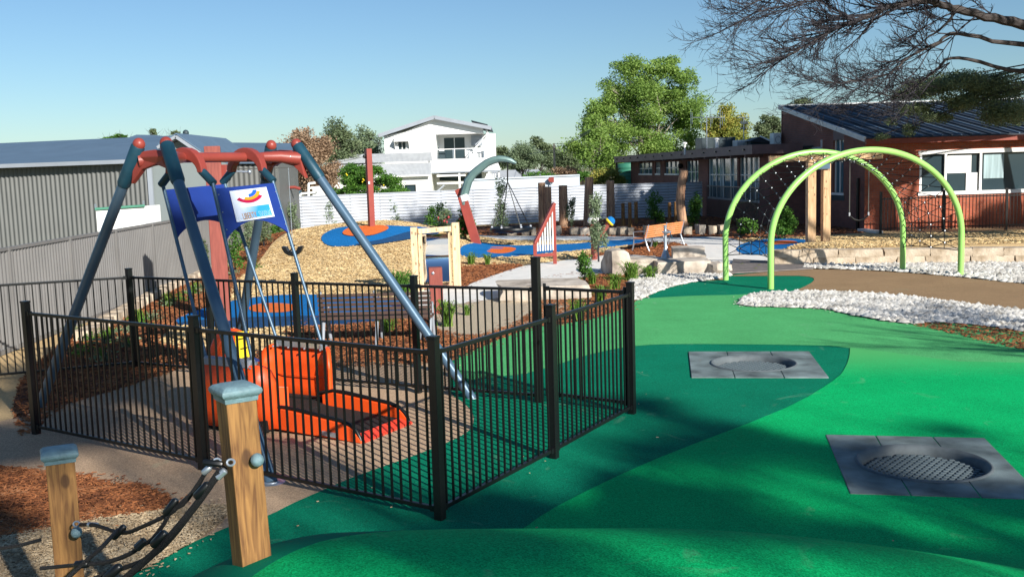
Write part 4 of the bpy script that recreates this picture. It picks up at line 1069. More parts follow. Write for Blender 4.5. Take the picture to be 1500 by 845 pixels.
for i in range(25):
    s_ = i/24; prof.append((.45*math.sin(s_*PI), .22+(zt-.30)*s_))
vs = []; fs = []
for x in (a.x+.16, b_.x-.07):
    for dy in (0, .012):
        for o_, z in prof: vs.append(V(x, Yd+.05+o_*.8+dy, z))
n = 25
for i in range(n-1): fs += [(i, i+1, 2*n+i+1, 2*n+i), (n+i, 3*n+i, 3*n+i+1, n+i+1)]
MB().add(vs, fs).build('mirror_sheet', M['mirror'], mf, 'all')
MB().prism([V(b_.x-.08, Yd-.15, .2), V(b_.x-.08, Yd-.10, zt-.06), V(b_.x-.08, Yd+.42, zt-.06), V(b_.x-.08, Yd+.18, 1.2), V(b_.x-.08, Yd+.42,.5), V(b_.x-.08, Yd+.4,.2)], V(.03,0,0)).build('side_cheek', M['lightpine'], mf)

# ---------------------------------------------------------------- red chime frame
p = G(813,387); Yd = p.y; q0 = at(811,300,Yd)
ch = thing('chime_frame', p, 'red triangular frame with a row of white chime tubes', 'musical instrument')
MB().bar(V(p.x,Yd,0), V(p.x,Yd,q0.z), .11, .11).build('post', M['redsteel'], ch, bevel=.008)
lo = V(p.x-.62, Yd-.35, .0); 
sl0 = V(p.x-.60, Yd-.35, at(784,357,Yd-.35).z); sl1 = V(p.x+.03, Yd, q0.z+.05)
MB().bar(sl0, sl1, .10, .10).build('slanted_bar', M['redsteel'], ch, bevel=.008)
MB().bar(V(sl0.x,sl0.y,0), sl0, .10, .10).build('post', M['redsteel'], ch, bevel=.008)
MB().bar(V(sl0.x,sl0.y,.30), V(p.x,Yd,.30), .08,.09).build('bottom_bar', M['redsteel'], ch, bevel=.008)
for i in range(7):
    s_ = (i+1)/8; t = sl0.lerp(sl1, s_)
    tube_ = MB().tube([V(t.x,t.y-.0,t.z-.07), V(t.x,t.y,.43)], .024, 10).build('chime', M['white'], ch, True)
# listening tubes
p = G(870,381); Yd = p.y; t = at(868,322,Yd)
tb = thing('play_tube', p, 'upright red tube with a white cap beside a small grey-leaved shrub', 'play post')
MB().tube([V(p.x,Yd,0), V(p.x,Yd,t.z)], .085, 12).build('tube', M['redpost'], tb, True)
MB().lathe(V(p.x,Yd,t.z), [(.10,-.10),(.18,-.04),(.19,0),(.15,.07),(.05,.12),(.01,.13)], 14, V(-.3,-.2,1)).build('cap', M['white'], tb, True)
p2 = V(p.x+.05,Yd+.05,.75); t = at(893,325,Yd)
tb = thing('play_tube', V(p.x+.05,Yd+.1,0), 'slanting red tube with a blue and yellow cap', 'play post')
e_ = V(t.x,Yd,t.z); MB().tube([V(p.x+.04,Yd+.12,.0), V(p.x+.06,Yd+.1,.55), e_], .08, 12).build('tube', M['redpost'], tb, True)
ax = (e_-p2).normalized()
MB().lathe(e_, [(.10,-.05),(.155,-.02),(.155,.03)], 16, ax).build('cap_ring', M['yellow'], tb, True)
MB().lathe(e_+ax*.03, [(.145,0),(.14,.06),(.09,.12),(.02,.14)], 16, ax).build('cap', M['blue'], tb, True)

# ---------------------------------------------------------------- basket swing crane
p = G(700,363); Yd = p.y
cr = thing('basket_swing', p, 'round basket swing hung from a curved grey-green arm on a leaning red post', 'swing')
MB().bar(p, at(677,288,Yd), .34, .26, up=(0,1,0)).build('post', M['redsteel'], cr, bevel=.015)
MB().bar(at(682,300,Yd+.25), at(671,277,Yd+.25), .28, .2, up=(0,1,0)).build('post_cheek', M['redsteel'], cr, bevel=.012)
arc = [at(x,y,Yd) for x,y in ((679,300),(680,285),(686,265),(694,254),(703.5,246.5),(713,239),(722,235),(731,233),(740,233.5),(748,235.5),(756,239.5))]
MB().tube(arc, [.15,.16,.16,.15,.15,.14,.14,.13,.12,.10,.06], 8).build('arm', M['arcgreen'], cr, True)
MB().lathe(at(680,290,Yd-.02), [(.18,-.12),(.18,.12)], 10, V(-.25,0,1)).build('collar', M['white'], cr)
hp = at(743.5,243,Yd); rg = at(743.5,266,Yd); bc = at(749,336,Yd)
MB().tube([at(743,236,Yd), hp, rg], .03, 6).build('hanger', M['black'], cr, True)
ring = [bc + V(1.0*.72*math.cos(2*PI*k/24), .72*math.sin(2*PI*k/24), 0) for k in range(24)]
MB().tube(ring, .09, 8, closed=True).build('basket_ring', M['black'], cr, True)
for k in range(6):
    e = ring[k*4]; MB().tube([rg, rg.lerp(e,.14), e], .018, 5).build('rope', M['wirerope'] if k % 2 else M['rope'], cr)
    MB().ball(e+V(0,0,.1), .05, 6).build('ferrule', M['knot'], cr)
nb_ = MB()
for k in range(-4, 5):
    h_ = math.sqrt(max(0,.70**2-(k*.15)**2)); nb_.tube([bc+V(k*.15,-h_,0), bc+V(k*.15,0,-.12), bc+V(k*.15,h_,0)], .015, 4); nb_.tube([bc+V(-h_,k*.15,0), bc+V(0,k*.15,-.12), bc+V(h_,k*.15,0)], .015, 4)
nb_.build('basket_net', M['rope'], cr)

# ---------------------------------------------------------------- timber swing frame on the right
Yd = 34.5
def wz(px, py, Y=Yd): return at(px, py, Y)
p = wz(1196, 350); th = thing('timber_swing_frame', V(p.x, Yd, hz(p.x,Yd)), 'two square timber posts with a cross beam and hanging swing before brick wall', 'swing')
for px, wpx, yt in ((1188,12,224),(1210,11,222)):
    t = wz(px, yt); z0 = hz(t.x, Yd)-.1
    MB().box(V(t.x+ .0, Yd, (t.z+z0)/2), (wpx/FPX*Yd, .26, t.z-z0), Matrix.Rotation(.05,3,'Z')).build('post', M['warmpine'], th, bevel=.01)
zb_ = wz(1200,231).z
MB().bar(V(wz(1126,231).x, Yd-.02, zb_), V(wz(1292,231).x, Yd-.02, zb_), .16, .2).build('beam', M['warmpine'], th, bevel=.008)
MB().bar(V(wz(1194,240).x, Yd-.2, zb_-.25), V(wz(1213,240).x, Yd-.2, zb_-.25), .05, .28).build('bracket_plate', M['bluesteel'], th)
l_, r2 = V(wz(1245,231).x, Yd, zb_), V(wz(1273,231).x, Yd, zb_)
zs = wz(1259,318).z
for e in (l_, r2): MB().tube([e, V(e.x, Yd, zs+.14)], .016, 6).build('chain', M['wirerope'], th); MB().lathe(V(e.x,Yd,zs+.1), [(.03,-.06),(.03,.06)], 8).build('ferrule', M['knot'], th)
MB().tube([V(l_.x,Yd,zs+.06), l_.lerp(r2,.25)*1+V(0,0,zs-zb_-.08), l_.lerp(r2,.5)+V(0,0,zs-zb_-.12), l_.lerp(r2,.75)+V(0,0,zs-zb_-.08), V(r2.x,Yd,zs+.06)], .03, 6).build('seat_strap', M['black'], th, True)
# ---------------------------------------------------------------- corrugated white fence
def corr_sheet(a, b, z0, z1, name, m_, parent, pitch=.15, amp=.042, horiz=True, seg=6, thick=0):
    d = (b-a); L = d.length; ex = d.normalized(); nrm = V(ex.y, -ex.x, 0)
    mb = MB()
    if horiz:
        n = int((z1-z0)/pitch*seg); pr = [(amp*math.sin(2*PI*i/seg), z0+(z1-z0)*i/n) for i in range(n+1)]
        vs = [a + nrm*o + V(0,0,z-a.z) for o, z in pr] + [b + nrm*o + V(0,0,z-b.z) for o, z in pr]; k = n+1
        mb.add(vs, [(i, k+i, k+i+1, i+1) for i in range(n)])
    else:
        n = int(L/pitch*seg); vs = []
        for i in range(n+1):
            s_ = i/n; w_ = math.sin(2*PI*i/seg); w_ = max(-1, min(1, w_*1.6)); p = a + d*s_ + nrm*amp*w_
            vs += [V(p.x,p.y,z0), V(p.x,p.y,z1 if not callable(z1) else z1(s_))]
        mb.add(vs, [(2*i, 2*i+2, 2*i+3, 2*i+1) for i in range(n)])
    return mb.build(name, m_, parent, 'all')
cpts = [G(388,349.5), G(470,344), G(600,335.5), G(740,328.5), G(880,321.5), G(1029,317)]
ctop = [292, 289.5, 283.5, 276.5, 270, 263.5]
cf = thing('corrugated_fence', cpts[2], 'long white corrugated iron fence across the back of the playground', 'fence')
for i in range(len(cpts)-1):
    a, b = cpts[i], cpts[i+1]; n = 3
    for k in range(n):
        p, q = a.lerp(b, k/n), a.lerp(b, (k+1)/n)
        corr_sheet(p, q, .02, 1.86, 'sheet', M['corr'], cf)
        if k: MB().box(p+V(0,.06,.93), (.07,.07,1.84)).build('post', M['greytrim'], cf)
for i in range(len(cpts)-1): MB().bar(cpts[i]+V(0,.03,1.87), cpts[i+1]+V(0,.03,1.87), .07,.03).build('capping', M['corr'], cf)
# plain pale wall behind it
a, b = at(688,300,60), at(850,300,60)
pw = thing('pale_metal_wall', V(a.x,60,0), 'smooth pale blue metal wall rising behind the middle of the corrugated fence', 'wall')
za, zb2 = at(688,264,60).z, at(850,257,60).z
MB().prism([V(a.x,60,0),V(b.x,60,0),V(b.x,60,zb2),V(a.x,60,za)], V(0,.1,0)).build('sheet', M['corrflat'], pw)
MB().bar(V(a.x,60,za+.02), V(b.x,60,zb2+.02), .16,.08).build('capping', M['corrflat'], pw)
p = at(807,264.5,59.7); th = thing('red_cap_light', p, 'small dark red lamp head above the fence, over the log pair', 'lamp')
MB().prism([p+V(-.18,0,.05),p+V(-.1,0,.16),p+V(.18,0,.18),p+V(.18,0,-.12),p+V(-.08,0,-.08)], V(0,.2,0)).build('lamp_head', M['redsteel'], th)
MB().bar(p+V(0,.1,-.1), V(p.x,59.8,0), .05,.05).build('stem', M['greytrim'], th)
# ---------------------------------------------------------------- grey steel fence (left)
gp = [(20,0,0)]
g0 = at(100,347,20.2); g1 = at(265,320,28.0); g2 = V(-11.1, 47.8, 0); gm = at(40,356,18.0)
gf = thing('grey_steel_fence', V(g0.x,g0.y,0), 'grey ribbed steel sheet fence along the left side of the playground', 'fence')
GA = V(g0.x + (g0.x-g1.x)/(g1.y-g0.y)*8, g0.y-8, 0); lst = [GA, V(g0.x,g0.y,0), V(g1.x,g1.y,0), g2]
zt_ = 1.8
for i in range(3):
    a, b = lst[i], lst[i+1]; L = (b-a).length; n = max(2, round(L/2.4))
    for k in range(n):
        p, q = a.lerp(b,k/n), a.lerp(b,(k+1)/n)
        corr_sheet(p, q, .0, zt_-.03, 'panel', M['greyfence'], gf, pitch=.13, amp=.016, horiz=False, seg=8)
        MB().box(p+V(.02,0,zt_/2), (.06,.05,zt_+.01)).build('post', M['greytrim'] if 0 else M['greyfence'], gf)
        MB().bar(p+V(.01,0,zt_-.02), q+V(.01,0,zt_-.02), .05,.06).build('top_rail', M['greyfence'], gf)
        MB().bar(p+V(.01,0,.05), q+V(.01,0,.05), .05,.08).build('bottom_rail', M['greyfence'], gf)
# white container behind grey fence
a = at(142,330,33); b = at(203,330,33)
ct = thing('white_water_tank', V(a.x,33,0), 'white boxy tank with a green lid rim behind the grey steel fence', 'tank')
zt_ = at(142,307,33).z; zt2 = at(203,303,33).z
MB().prism([V(a.x,33,0),V(b.x,33.6,0),V(b.x,33.6,zt2),V(a.x,33,zt_)], V(.1,1.3,0)).build('body', M['whiteshed'], ct, bevel=.03)
MB().bar(V(a.x-.03,33,zt_+.02), V(b.x+.03,33.6,zt2+.02), .2,.07).build('rim', M['tank'], ct)
MB().bar(V((a.x+b.x)/2,33.27,0), V((a.x+b.x)/2,33.27,(zt_+zt2)/2), .03,.03).build('seam', M['corrflat'], ct)
for f_ in (0,1): MB().box(V(a.x if f_==0 else b.x, 33+.6*f_, (zt_ if f_==0 else zt2)+.08), (.05,.05,.2)).build('handle', M['galv'], ct)

# ---------------------------------------------------------------- sheds on the left
sh = thing('grey_shed', at(217,300,36), 'large grey ribbed shed with a blue-grey roof behind the grey fence', 'shed')
Yc = 36; cr_ = at(216,236,Yc); cl = at(-160,240,Yc+2.5); ze = cr_.z
cl = V(cl.x, Yc+2.5, 0)
corr_sheet(cl, V(cr_.x-.0,Yc,0), 0, ze, 'wall', M['shedwall'], sh, pitch=.19, amp=.025, horiz=False, seg=8)
MB().box(V(cr_.x+.05,Yc,ze/2), (.16,.10,ze)).build('corner_flashing', M['greytrim'], sh)
# roof: eave from left to right, rising back
re0 = V(cl.x-1, Yc+2.2, ze-.02); re1 = V(at(218,232,Yc-.3).x, Yc-.3, ze); dep = 7
rzr = at(100,207,Yc+dep+1).z
r0 = V(cl.x-1, Yc+dep+3, rzr); r1 = V(at(262,200,Yc+dep).x, Yc+dep, at(262,200.5,Yc+dep).z)
re2 = V(at(248,215,Yc+2).x, Yc+2.0, at(248,214.5,Yc+2).z)
MB().prism([re0, re1, re2, r1, r0], V(0,0,.06)).build('roof', M['blueroof'], sh)
MB().bar(re0+V(0,-.06,0), re1+V(0,-.06,0), .12,.14).build('gutter', M['greytrim'], sh)
sp_ = thing('plain_gabled_shed', at(300,300,36.1), 'smooth grey gable ended shed joined to the right of the ribbed shed', 'shed')
Y2 = 36.15
gl = at(217,236,Y2); gr_ = at(332,240,Y2); pk = at(264,206,Y2+.1); el = at(235,222,Y2); er = at(294,226,Y2)
MB().prism([V(gl.x+.1,Y2,0), V(gr_.x,Y2,0), V(gr_.x,Y2,gr_.z), V(er.x,Y2,at(294,227,Y2).z), V(pk.x,Y2,pk.z), V(el.x,Y2,el.z), V(gl.x+.1,Y2,gl.z)], V(0,.2,0)).build('gable_wall', M['shedplain'], sp_)
for a_, b_ in ((pk, at(236,221,Y2)), (pk, at(299,230,Y2))):
    MB().bar(V(a_.x,Y2-.15,a_.z+.12), V(b_.x,Y2-.15,b_.z+.10), .5,.10).build('barge_board', M['greytrim'], sp_)
    MB().prism([V(a_.x,Y2-.3,a_.z+.2), V(b_.x,Y2-.3,b_.z+.18), V(b_.x,Y2+6,b_.z+.18), V(a_.x,Y2+6,a_.z+.2)], V(0,0,.05)).build('roof', M['blueroof'], sp_)
s3 = thing('long_grey_shed', at(380,300,42), 'grey shed with vertical ribs and blue roof behind the swing beam', 'shed')
a = at(296,240,44); b = at(404,236.5,44)
corr_sheet(V(a.x,44,0), V(b.x,44,0), 0, a.z, 'wall', M['shedwall'], s3, pitch=.22, amp=.02, horiz=False, seg=8)
MB().prism([V(a.x-.2,43.8,a.z), V(b.x+.2,43.8,b.z-.1), V(b.x+.2,49,at(404,213,49).z), V(a.x-.2,49,at(296,212,49).z)], V(0,0,.06)).build('roof', M['blueroof'], s3)
MB().prism([V(b.x,44,0),V(b.x,48,0),V(b.x,48,b.z),V(b.x,44,b.z)], V(.1,0,0)).build('end_wall', M['shedwall'], s3)
s4 = thing('hip_roof', at(200,300,52), 'peaked blue-grey roof just showing over the ribbed shed roof', 'roof')
pk = at(200,197.5,52); a = at(165,210,50); b = at(262,210,50)
MB().add([a,b,V(b.x,56,a.z),V(a.x,56,a.z),pk+V(0,0,0),pk+V(1.0,0,-.05)], [(0,1,5,4),(1,2,5),(2,3,4,5),(3,0,4)]).build('roof', M['blueroof'], s4)
s5 = thing('far_roof', at(310,300,56), 'low blue roof slope showing behind the gable ended shed', 'roof')
a = at(268,204,58); b = at(318,216,56); MB().prism([a, b, V(b.x+2,56,b.z-.1), V(b.x+2,56,b.z-.9), V(a.x,58,b.z-.9)], V(0,3,0)).build('roof', M['blueroof'], s5)
MB().prism([V(a.x,58.01,b.z-.9),V(b.x+2,56.01,b.z-.9),V(b.x+2,56.01,0),V(a.x,58.01,0)], V(0,2.9,0)).build('wall', M['shedplain'], s5)
p = at(273,207,44); th = thing('flue', V(p.x,44,0), 'white flue pipe with a dark cowl on the grey shed roof', 'chimney')
MB().tube([V(p.x,44,2.5), V(p.x,44,at(273,196,44).z)], .06, 8).build('pipe', M['white'], th, True); MB().ball(V(p.x,44,at(273,195,44).z), .14, 8).build('cowl', M['darkbox'], th, True)

# ---------------------------------------------------------------- white two-storey house
YH = 86
def hp_(x, y, Y=YH): return at(x, y, Y)
hs = thing('white_house', V(hp_(640,280).x, YH, 0), 'white two storey weatherboard house with a low gable and an upstairs balcony', 'house')
pk = hp_(637,172.5); wl, wr = hp_(564,230).x, hp_(716,230).x
zl = hp_(565,200).z; zr = hp_(716,192).z
bx0, bx1 = hp_(639.5,230).x, hp_(709,230).x; bz0 = hp_(680,236).z; bz1 = hp_(680,196).z
y0 = YH
# front wall as pieces round the balcony recess
def fw(pts, Y=YH, th=.25, name='wall', m_='white', par=None): return MB().prism([V(x, Y, z) for x, z in pts], V(0,th,0)).build(name, M[m_], par or hs)
wz0, wz1 = hp_(590,219).z, hp_(590,206).z; wx0, wx1 = hp_(583.5,212).x, hp_(594,212).x
fw([(wl,0),(wx0,0),(wx0,zl+ (wx0-wl)*.19),(wl,zl)])
fw([(wx0,0),(wx1,0),(wx1,wz0),(wx0,wz0)]); fw([(wx0,wz1),(wx1,wz1),(wx1,zl+(wx1-wl)*.19),(wx0,zl+(wx0-wl)*.19)])
fw([(wx1,0),(bx0,0),(bx0,pk.z),(pk.x,pk.z-.1),(wx1,zl+(wx1-wl)*.19)])
fw([(bx0,bz1),(bx1,bz1),(bx1,zr+.2),(wr,zr),(wr,zr-.02),(bx1,zr+.25),(bx0,pk.z-.15)][:3]+[(bx1,zr+.25),(bx0,pk.z-.1)])
fw([(bx0,0),(wr,0),(wr,bz0),(bx0,bz0)])
fw([(wx0,wz0),(wx1,wz0),(wx1,wz1),(wx0,wz1)], YH+.15, .05, 'window', 'glass'); fw([((wx0+wx1)/2-.03,wz0),((wx0+wx1)/2+.03,wz0),((wx0+wx1)/2+.03,wz1),((wx0+wx1)/2-.03,wz1)], YH+.1, .04, 'mullion')
MB().prism([V(wx0-.3,YH-.7,wz1-.1),V(wx1+.3,YH-.7,wz1-.1),V(wx1+.3,YH,wz1+.25),V(wx0-.3,YH,wz1+.25)], V(0,0,.05)).build('window_hood', M['white'], hs)
for x in (wx0-.3, wx1+.3): MB().prism([V(x,YH-.7,wz1-.1),V(x,YH-.02,wz1+.25),V(x,YH-.02,wz0)], V(.04,0,0)).build('hood_cheek', M['white'], hs)
# recess
yb = YH+2.2
fw([(bx0,bz0),(bx1+1,bz0),(bx1+1,bz1),(bx0,bz1)], yb, .2, 'recess_wall'); MB().prism([V(bx0-.01,YH+.26,bz0),V(bx0-.01,yb,bz0),V(bx0-.01,yb,bz1),V(bx0-.01,YH+.26,bz1)], V(-.2,0,0)).build('recess_side', M['white'], hs)
MB().prism([V(bx0,YH+.26,bz1),V(bx1,YH+.26,bz1),V(bx1,yb,bz1),V(bx0,yb,bz1)], V(0,0,.1)).build('recess_ceiling', M['white'], hs)
MB().prism([V(bx0,YH+.26,bz0-.1),V(wr,YH+.26,bz0-.1),V(wr,yb,bz0-.1),V(bx0,yb,bz0-.1)], V(0,0,.1)).build('balcony_floor', M['greytrim'], hs)
dx0, dx1 = hp_(651,220,yb).x, hp_(681,220,yb).x; dz1 = hp_(665,202,yb).z
for xx0, xx1 in ((dx0, (dx0+dx1)/2-.04), ((dx0+dx1)/2+.04, dx1)):
    fw([(xx0,bz0+.05),(xx1,bz0+.05),(xx1,dz1),(xx0,dz1)], yb-.06, .04, 'glass_door', 'glass')
fw([(dx0-.1,bz0),(dx1+.1,bz0),(dx1+.1,dz1+.1),(dx0-.1,dz1+.1)], yb-.03, .02, 'door_frame')
fw([(hp_(689,210).x,hp_(689,213).z),(hp_(706,210).x,hp_(706,213).z),(hp_(706,200).x,bz1-.1),(hp_(689,200).x,bz1-.1)], YH+1.9, .05, 'blind', 'greytrim')
zrail = hp_(660,218.5).z
MB().bar(V(bx0,YH+.1,zrail), V(wr,YH+.1,zrail), .08,.06).build('balcony_rail', M['white'], hs)
for x in (bx0+.03, hp_(664,230).x, hp_(686,230).x, bx1): MB().bar(V(x,YH+.1,bz0), V(x,YH+.1,zrail), .07,.07).build('baluster', M['galv'], hs)
for i, (px, h2) in enumerate(((646,.9),(692,.6),(703,.8))): MB().box(V(hp_(px,230).x, YH+1.0, bz0+h2/2), (.6,.5,h2)).box(V(hp_(px,230).x-.25, YH+1.1, bz0+h2*.75), (.08,.5,h2*1.2)).build('balcony_chair', M['white'] if i else M['darkbox'], hs)
MB().bar(V(wr-.1,YH+.12,bz0), V(wr-.1,YH+.12,zr+.1), .15,.15).build('corner_post', M['white'], hs)
MB().bar(V(wr+.05,YH+.5,zr-.2), V(bx1-1.5,YH+.5,bz0+.3), .1,.1).build('stair_rail', M['white'], hs)
# roof
ov = .5; el_, er_ = V(hp_(555.5,199).x, YH-.6, hp_(555.5,199).z), V(hp_(720,189).x, YH-.6, hp_(720,188).z); pr_ = V(pk.x, YH-.6, pk.z+.02)
for a_, b_ in ((pr_, el_), (pr_, er_)):
    MB().prism([a_, b_, b_+V(0,11,0), a_+V(0,11,0)], V(0,0,.09)).build('roof', M['lightroof'] if b_ is el_ else M['blueroof'], hs)
    MB().bar(a_+V(0,-.04,-.02), b_+V(0,-.04,-.02), .10,.30).build('barge_board', M['greytrim'], hs)
MB().prism([V(hp_(690,180).x,YH+.5,hp_(690,180).z+.15), V(hp_(714,186).x,YH+.5,hp_(714,187).z+.2), V(hp_(714,186).x,YH+4,hp_(714,187).z+.2), V(hp_(690,180).x,YH+4,hp_(690,180).z+.15)], V(0,0,.08)).build('solar_panel', M['darkroof'], hs)
MB().prism([V(wr,YH+.26,0),V(wr,YH+10,0),V(wr,YH+10,zr),V(wr,YH+2.3,zr),V(wr,YH+2.3,bz0),V(wr,YH+.26,bz0)], V(-.2,0,0)).build('side_wall', M['white'], hs)
MB().prism([V(wl,YH+.26,0),V(wl,YH+10,0),V(wl,YH+10,zl),V(wl,YH+.26,zl)], V(.2,0,0)).build('side_wall', M['white'], hs)
# verandah roof and lattice
a = at(630,254,YH-3); b = at(733,246,YH-3)
MB().prism([V(a.x,YH-3,a.z+.1),V(b.x,YH-3,a.z+.1),V(wr+.6,YH,bz0+.1),V(a.x,YH,bz0+.1)], V(0,0,.12)).build('verandah_roof', M['white'], hs)
MB().bar(V(a.x,YH-3.05,a.z+.05), V(b.x,YH-3.05,a.z+.05), .12,.14).build('verandah_gutter', M['greytrim'], hs)
for px in (673,731): MB().bar(V(at(px,260,YH-2.9).x,YH-2.9,0), V(at(px,260,YH-2.9).x,YH-2.9,a.z), .15,.15).build('verandah_post', M['white'], hs)
for i in range(7):
    x = at(713+i*2.6,260,YH-2.9).x; MB().bar(V(x,YH-2.8,.3), V(x,YH-2.8,a.z-.1), .05,.10,up=(0,1,0)).build('lattice_slat', M['white'], hs)
for px0, px1, pt, pb in ((634,672,252,265),(676,697,252,264)):
    fw([(at(px0,0,YH).x,at(px0,pb,YH).z),(at(px1,0,YH).x,at(px1,pb,YH).z),(at(px1,0,YH).x,at(px1,pt,YH).z),(at(px0,0,YH).x,at(px0,pt,YH).z)], YH-.08, .04, 'window', 'glass')
for py in (257.5,268.5): MB().bar(V(at(630,0,YH-2.9).x,YH-2.9,at(650,py,YH-2.9).z), V(at(673,0,YH-2.9).x,YH-2.9,at(650,py,YH-2.9).z), .08,.16).build('verandah_beam', M['white'], hs)
MB().bar(at(640,281,YH-2.8), at(651,271,YH-2.8), .12,.12).build('brace', M['greytrim'], hs)
# annex
an = thing('white_annex', V(at(560,280,80).x, 80, 0), 'low white wing with a pale corrugated roof in front of the two storey house', 'house')
x0, x1 = at(480,250,80).x, at(628,250,80).x; zt_ = at(560,259,80).z
wx0, wx1 = at(581,0,80).x, at(598,0,80).x; za_, zb_2 = at(590,286,80).z, at(590,271,80).z
fw([(x0,0),(wx0,0),(wx0,zt_),(x0,zt_)], 80, .2, 'wall', 'white', an); fw([(wx1,0),(x1,0),(x1,zt_),(wx1,zt_)], 80, .2, 'wall', 'white', an)
fw([(wx0,0),(wx1,0),(wx1,za_),(wx0,za_)], 80, .2, 'wall', 'white', an); fw([(wx0,zb_2),(wx1,zb_2),(wx1,zt_),(wx0,zt_)], 80, .2, 'wall', 'white', an)
fw([(wx0,za_),(wx1,za_),(wx1,zb_2),(wx0,zb_2)], 80.15, .04, 'window', 'glass', an)
rt0, rt1 = at(492,227,84), at(632,223,84)
corr = MB(); n = 80
def strip(zA, YA, zB, YB, xa0, xa1, xb0, xb1, m_, nm):
    mb = MB(); vs = []
    for i in range(n*4+1):
        s_ = i/(n*4); o_ = .03*math.sin(i*PI/2); vs += [V(xa0+(xa1-xa0)*s_, YA, zA+o_), V(xb0+(xb1-xb0)*s_, YB, zB+o_)]
    mb.add(vs, [(2*i,2*i+2,2*i+3,2*i+1) for i in range(n*4)]); mb.build(nm, m_, an, 'all')
zm = at(560,240,81.5).z
strip(zt_+.05, 79.6, zm, 81.8, x0-.2, x1+.2, x0+.1, x1+.1, M['lightroof'], 'verandah_roof'); strip(zm+.1, 81.7, rt1.z, 84, x0+.1, x1+.2, rt0.x, rt1.x, M['lightroof'], 'main_roof')
MB().bar(V(x0-.2,79.55,zt_), V(x1+.2,79.55,zt_), .1,.12).build('gutter', M['white'], an)
MB().prism([V(x1-.2,80.21,0),V(x1-.2,86,0),V(x1-.2,86,zt_),V(x1-.2,84,rt1.z-.1),V(x1-.2,80.21,zt_)], V(.2,0,0)).build('end_wall', M['white'], an)
# white yard frame at its left
yf = thing('white_yard_frame', V(at(455,290,58).x,58,0), 'white tubular frame and white ute tray showing above the fence on the left', 'frame')
for s_ in (((452,290),(452,269)),((452,269),(462,268)),((438,290),(441,284)),((441,284),(462,282)),((452,276),(470,274))):
    MB().tube([at(s_[0][0],s_[0][1],58), at(s_[1][0],s_[1][1],58)], .07, 6).build('rail', M['white'], yf)
MB().bar(at(460,286,59), at(478,286,59), .8,.9).build('tray', M['white'], yf); MB().box(at(430,285,60), (.9,.6,.5)).build('bin', M['sleeve'], yf, bevel=.08)

# ---------------------------------------------------------------- brick buildings on the right
lb = thing('long_brick_building', V(10.2,58,0), 'long low brown brick building with curtained windows and a dark fascia', 'building')
W0 = V(8.66,72,0); W1 = V(11.72,45.6,0)
dW = (W1-W0).normalized(); nW = V(-abs(dW.y), dW.x, 0); nW = V(dW.y, -dW.x, 0)
if nW.x > 0: nW = -nW
def wx(px, off=0):       # point of the wall line seen at pixel column px
    k = math.tan(0); lo, hi = -5., 60.
    for _ in range(40):
        m_ = (lo+hi)/2; p = W0 + dW*m_ + nW*off; v = p-EYE; c_ = 750 + FPX*v.dot(Rt)/v.dot(Fw)
        if c_ < px: lo = m_
        else: hi = m_
    return lo
def wzz(px, py):
    t = wx(px); p = W0 + dW*t; return at(px, py, p.y).z
def wpanel(t0, t1, z0, z1, off, th, name, m_, par):
    a, b = W0+dW*t0+nW*off, W0+dW*t1+nW*off
    return MB().prism([V(a.x,a.y,z0),V(b.x,b.y,z0),V(b.x,b.y,z1),V(a.x,a.y,z1)], -nW*th).build(name, m_, par)
LW = (W1-W0).length; zroof = 3.25
wins = [(936.5,956,239,255),(960.5,968,238,255),(974.5,995,237,255),(1006,1023.5,236,268),(1037.5,1080,229,289),(1083,1112.5,228,293)]
t_prev = 0; cuts = []
for x0_, x1_, yt, yb_ in wins:
    t0, t1 = wx(x0_), wx(x1_); z0, z1 = wzz(x0_, yb_), min(zroof-.12, wzz((x0_+x1_)/2, yt)); cuts.append((t0,t1,z0,z1))
for t0,t1,z0,z1 in cuts:
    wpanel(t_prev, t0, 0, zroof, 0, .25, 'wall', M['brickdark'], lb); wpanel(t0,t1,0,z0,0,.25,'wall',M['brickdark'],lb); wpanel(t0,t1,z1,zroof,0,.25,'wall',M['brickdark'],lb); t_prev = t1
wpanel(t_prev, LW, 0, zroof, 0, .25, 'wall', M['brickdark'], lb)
for i,(t0,t1,z0,z1) in enumerate(cuts):
    wn = wpanel(t0,t1,z0,z1,-.12,.03,'window',M['glassblue'],lb)
    fr = MB()
    nmul = 3 if i < 4 else 4
    for k in range(nmul+1):
        t = t0+(t1-t0)*k/nmul; p = W0+dW*t+nW*-.09; wpanel(t-.04 if k else t, t+.04 if k < nmul else t, z0, z1, -.07, .04, 'mullion', M['whiteshed'] if i > 3 else M['lightroof'], wn)
    zm = z0+(z1-z0)*(.5 if i < 4 else .58)
    wpanel(t0,t1,zm-.03,zm+.03,-.06,.04,'transom',M['lightroof'],wn); wpanel(t0,t1,z0-.07,z0+.03,.03,.15,'sill',M['lightroof'] if i > 3 else M['white'],wn)
    if i > 3:
        nc = 14; r9 = random.Random(i)
        for k in range(nc):
            if r9.random() < .62:
                ta = t0+(t1-t0)*k/nc; wpanel(ta+.03, ta+(t1-t0)/nc*r9.uniform(.5,.95), z0+.05, z1, -.115, .003, 'curtain', M['curtain'] if r9.random() < .7 else M['white'], wn)
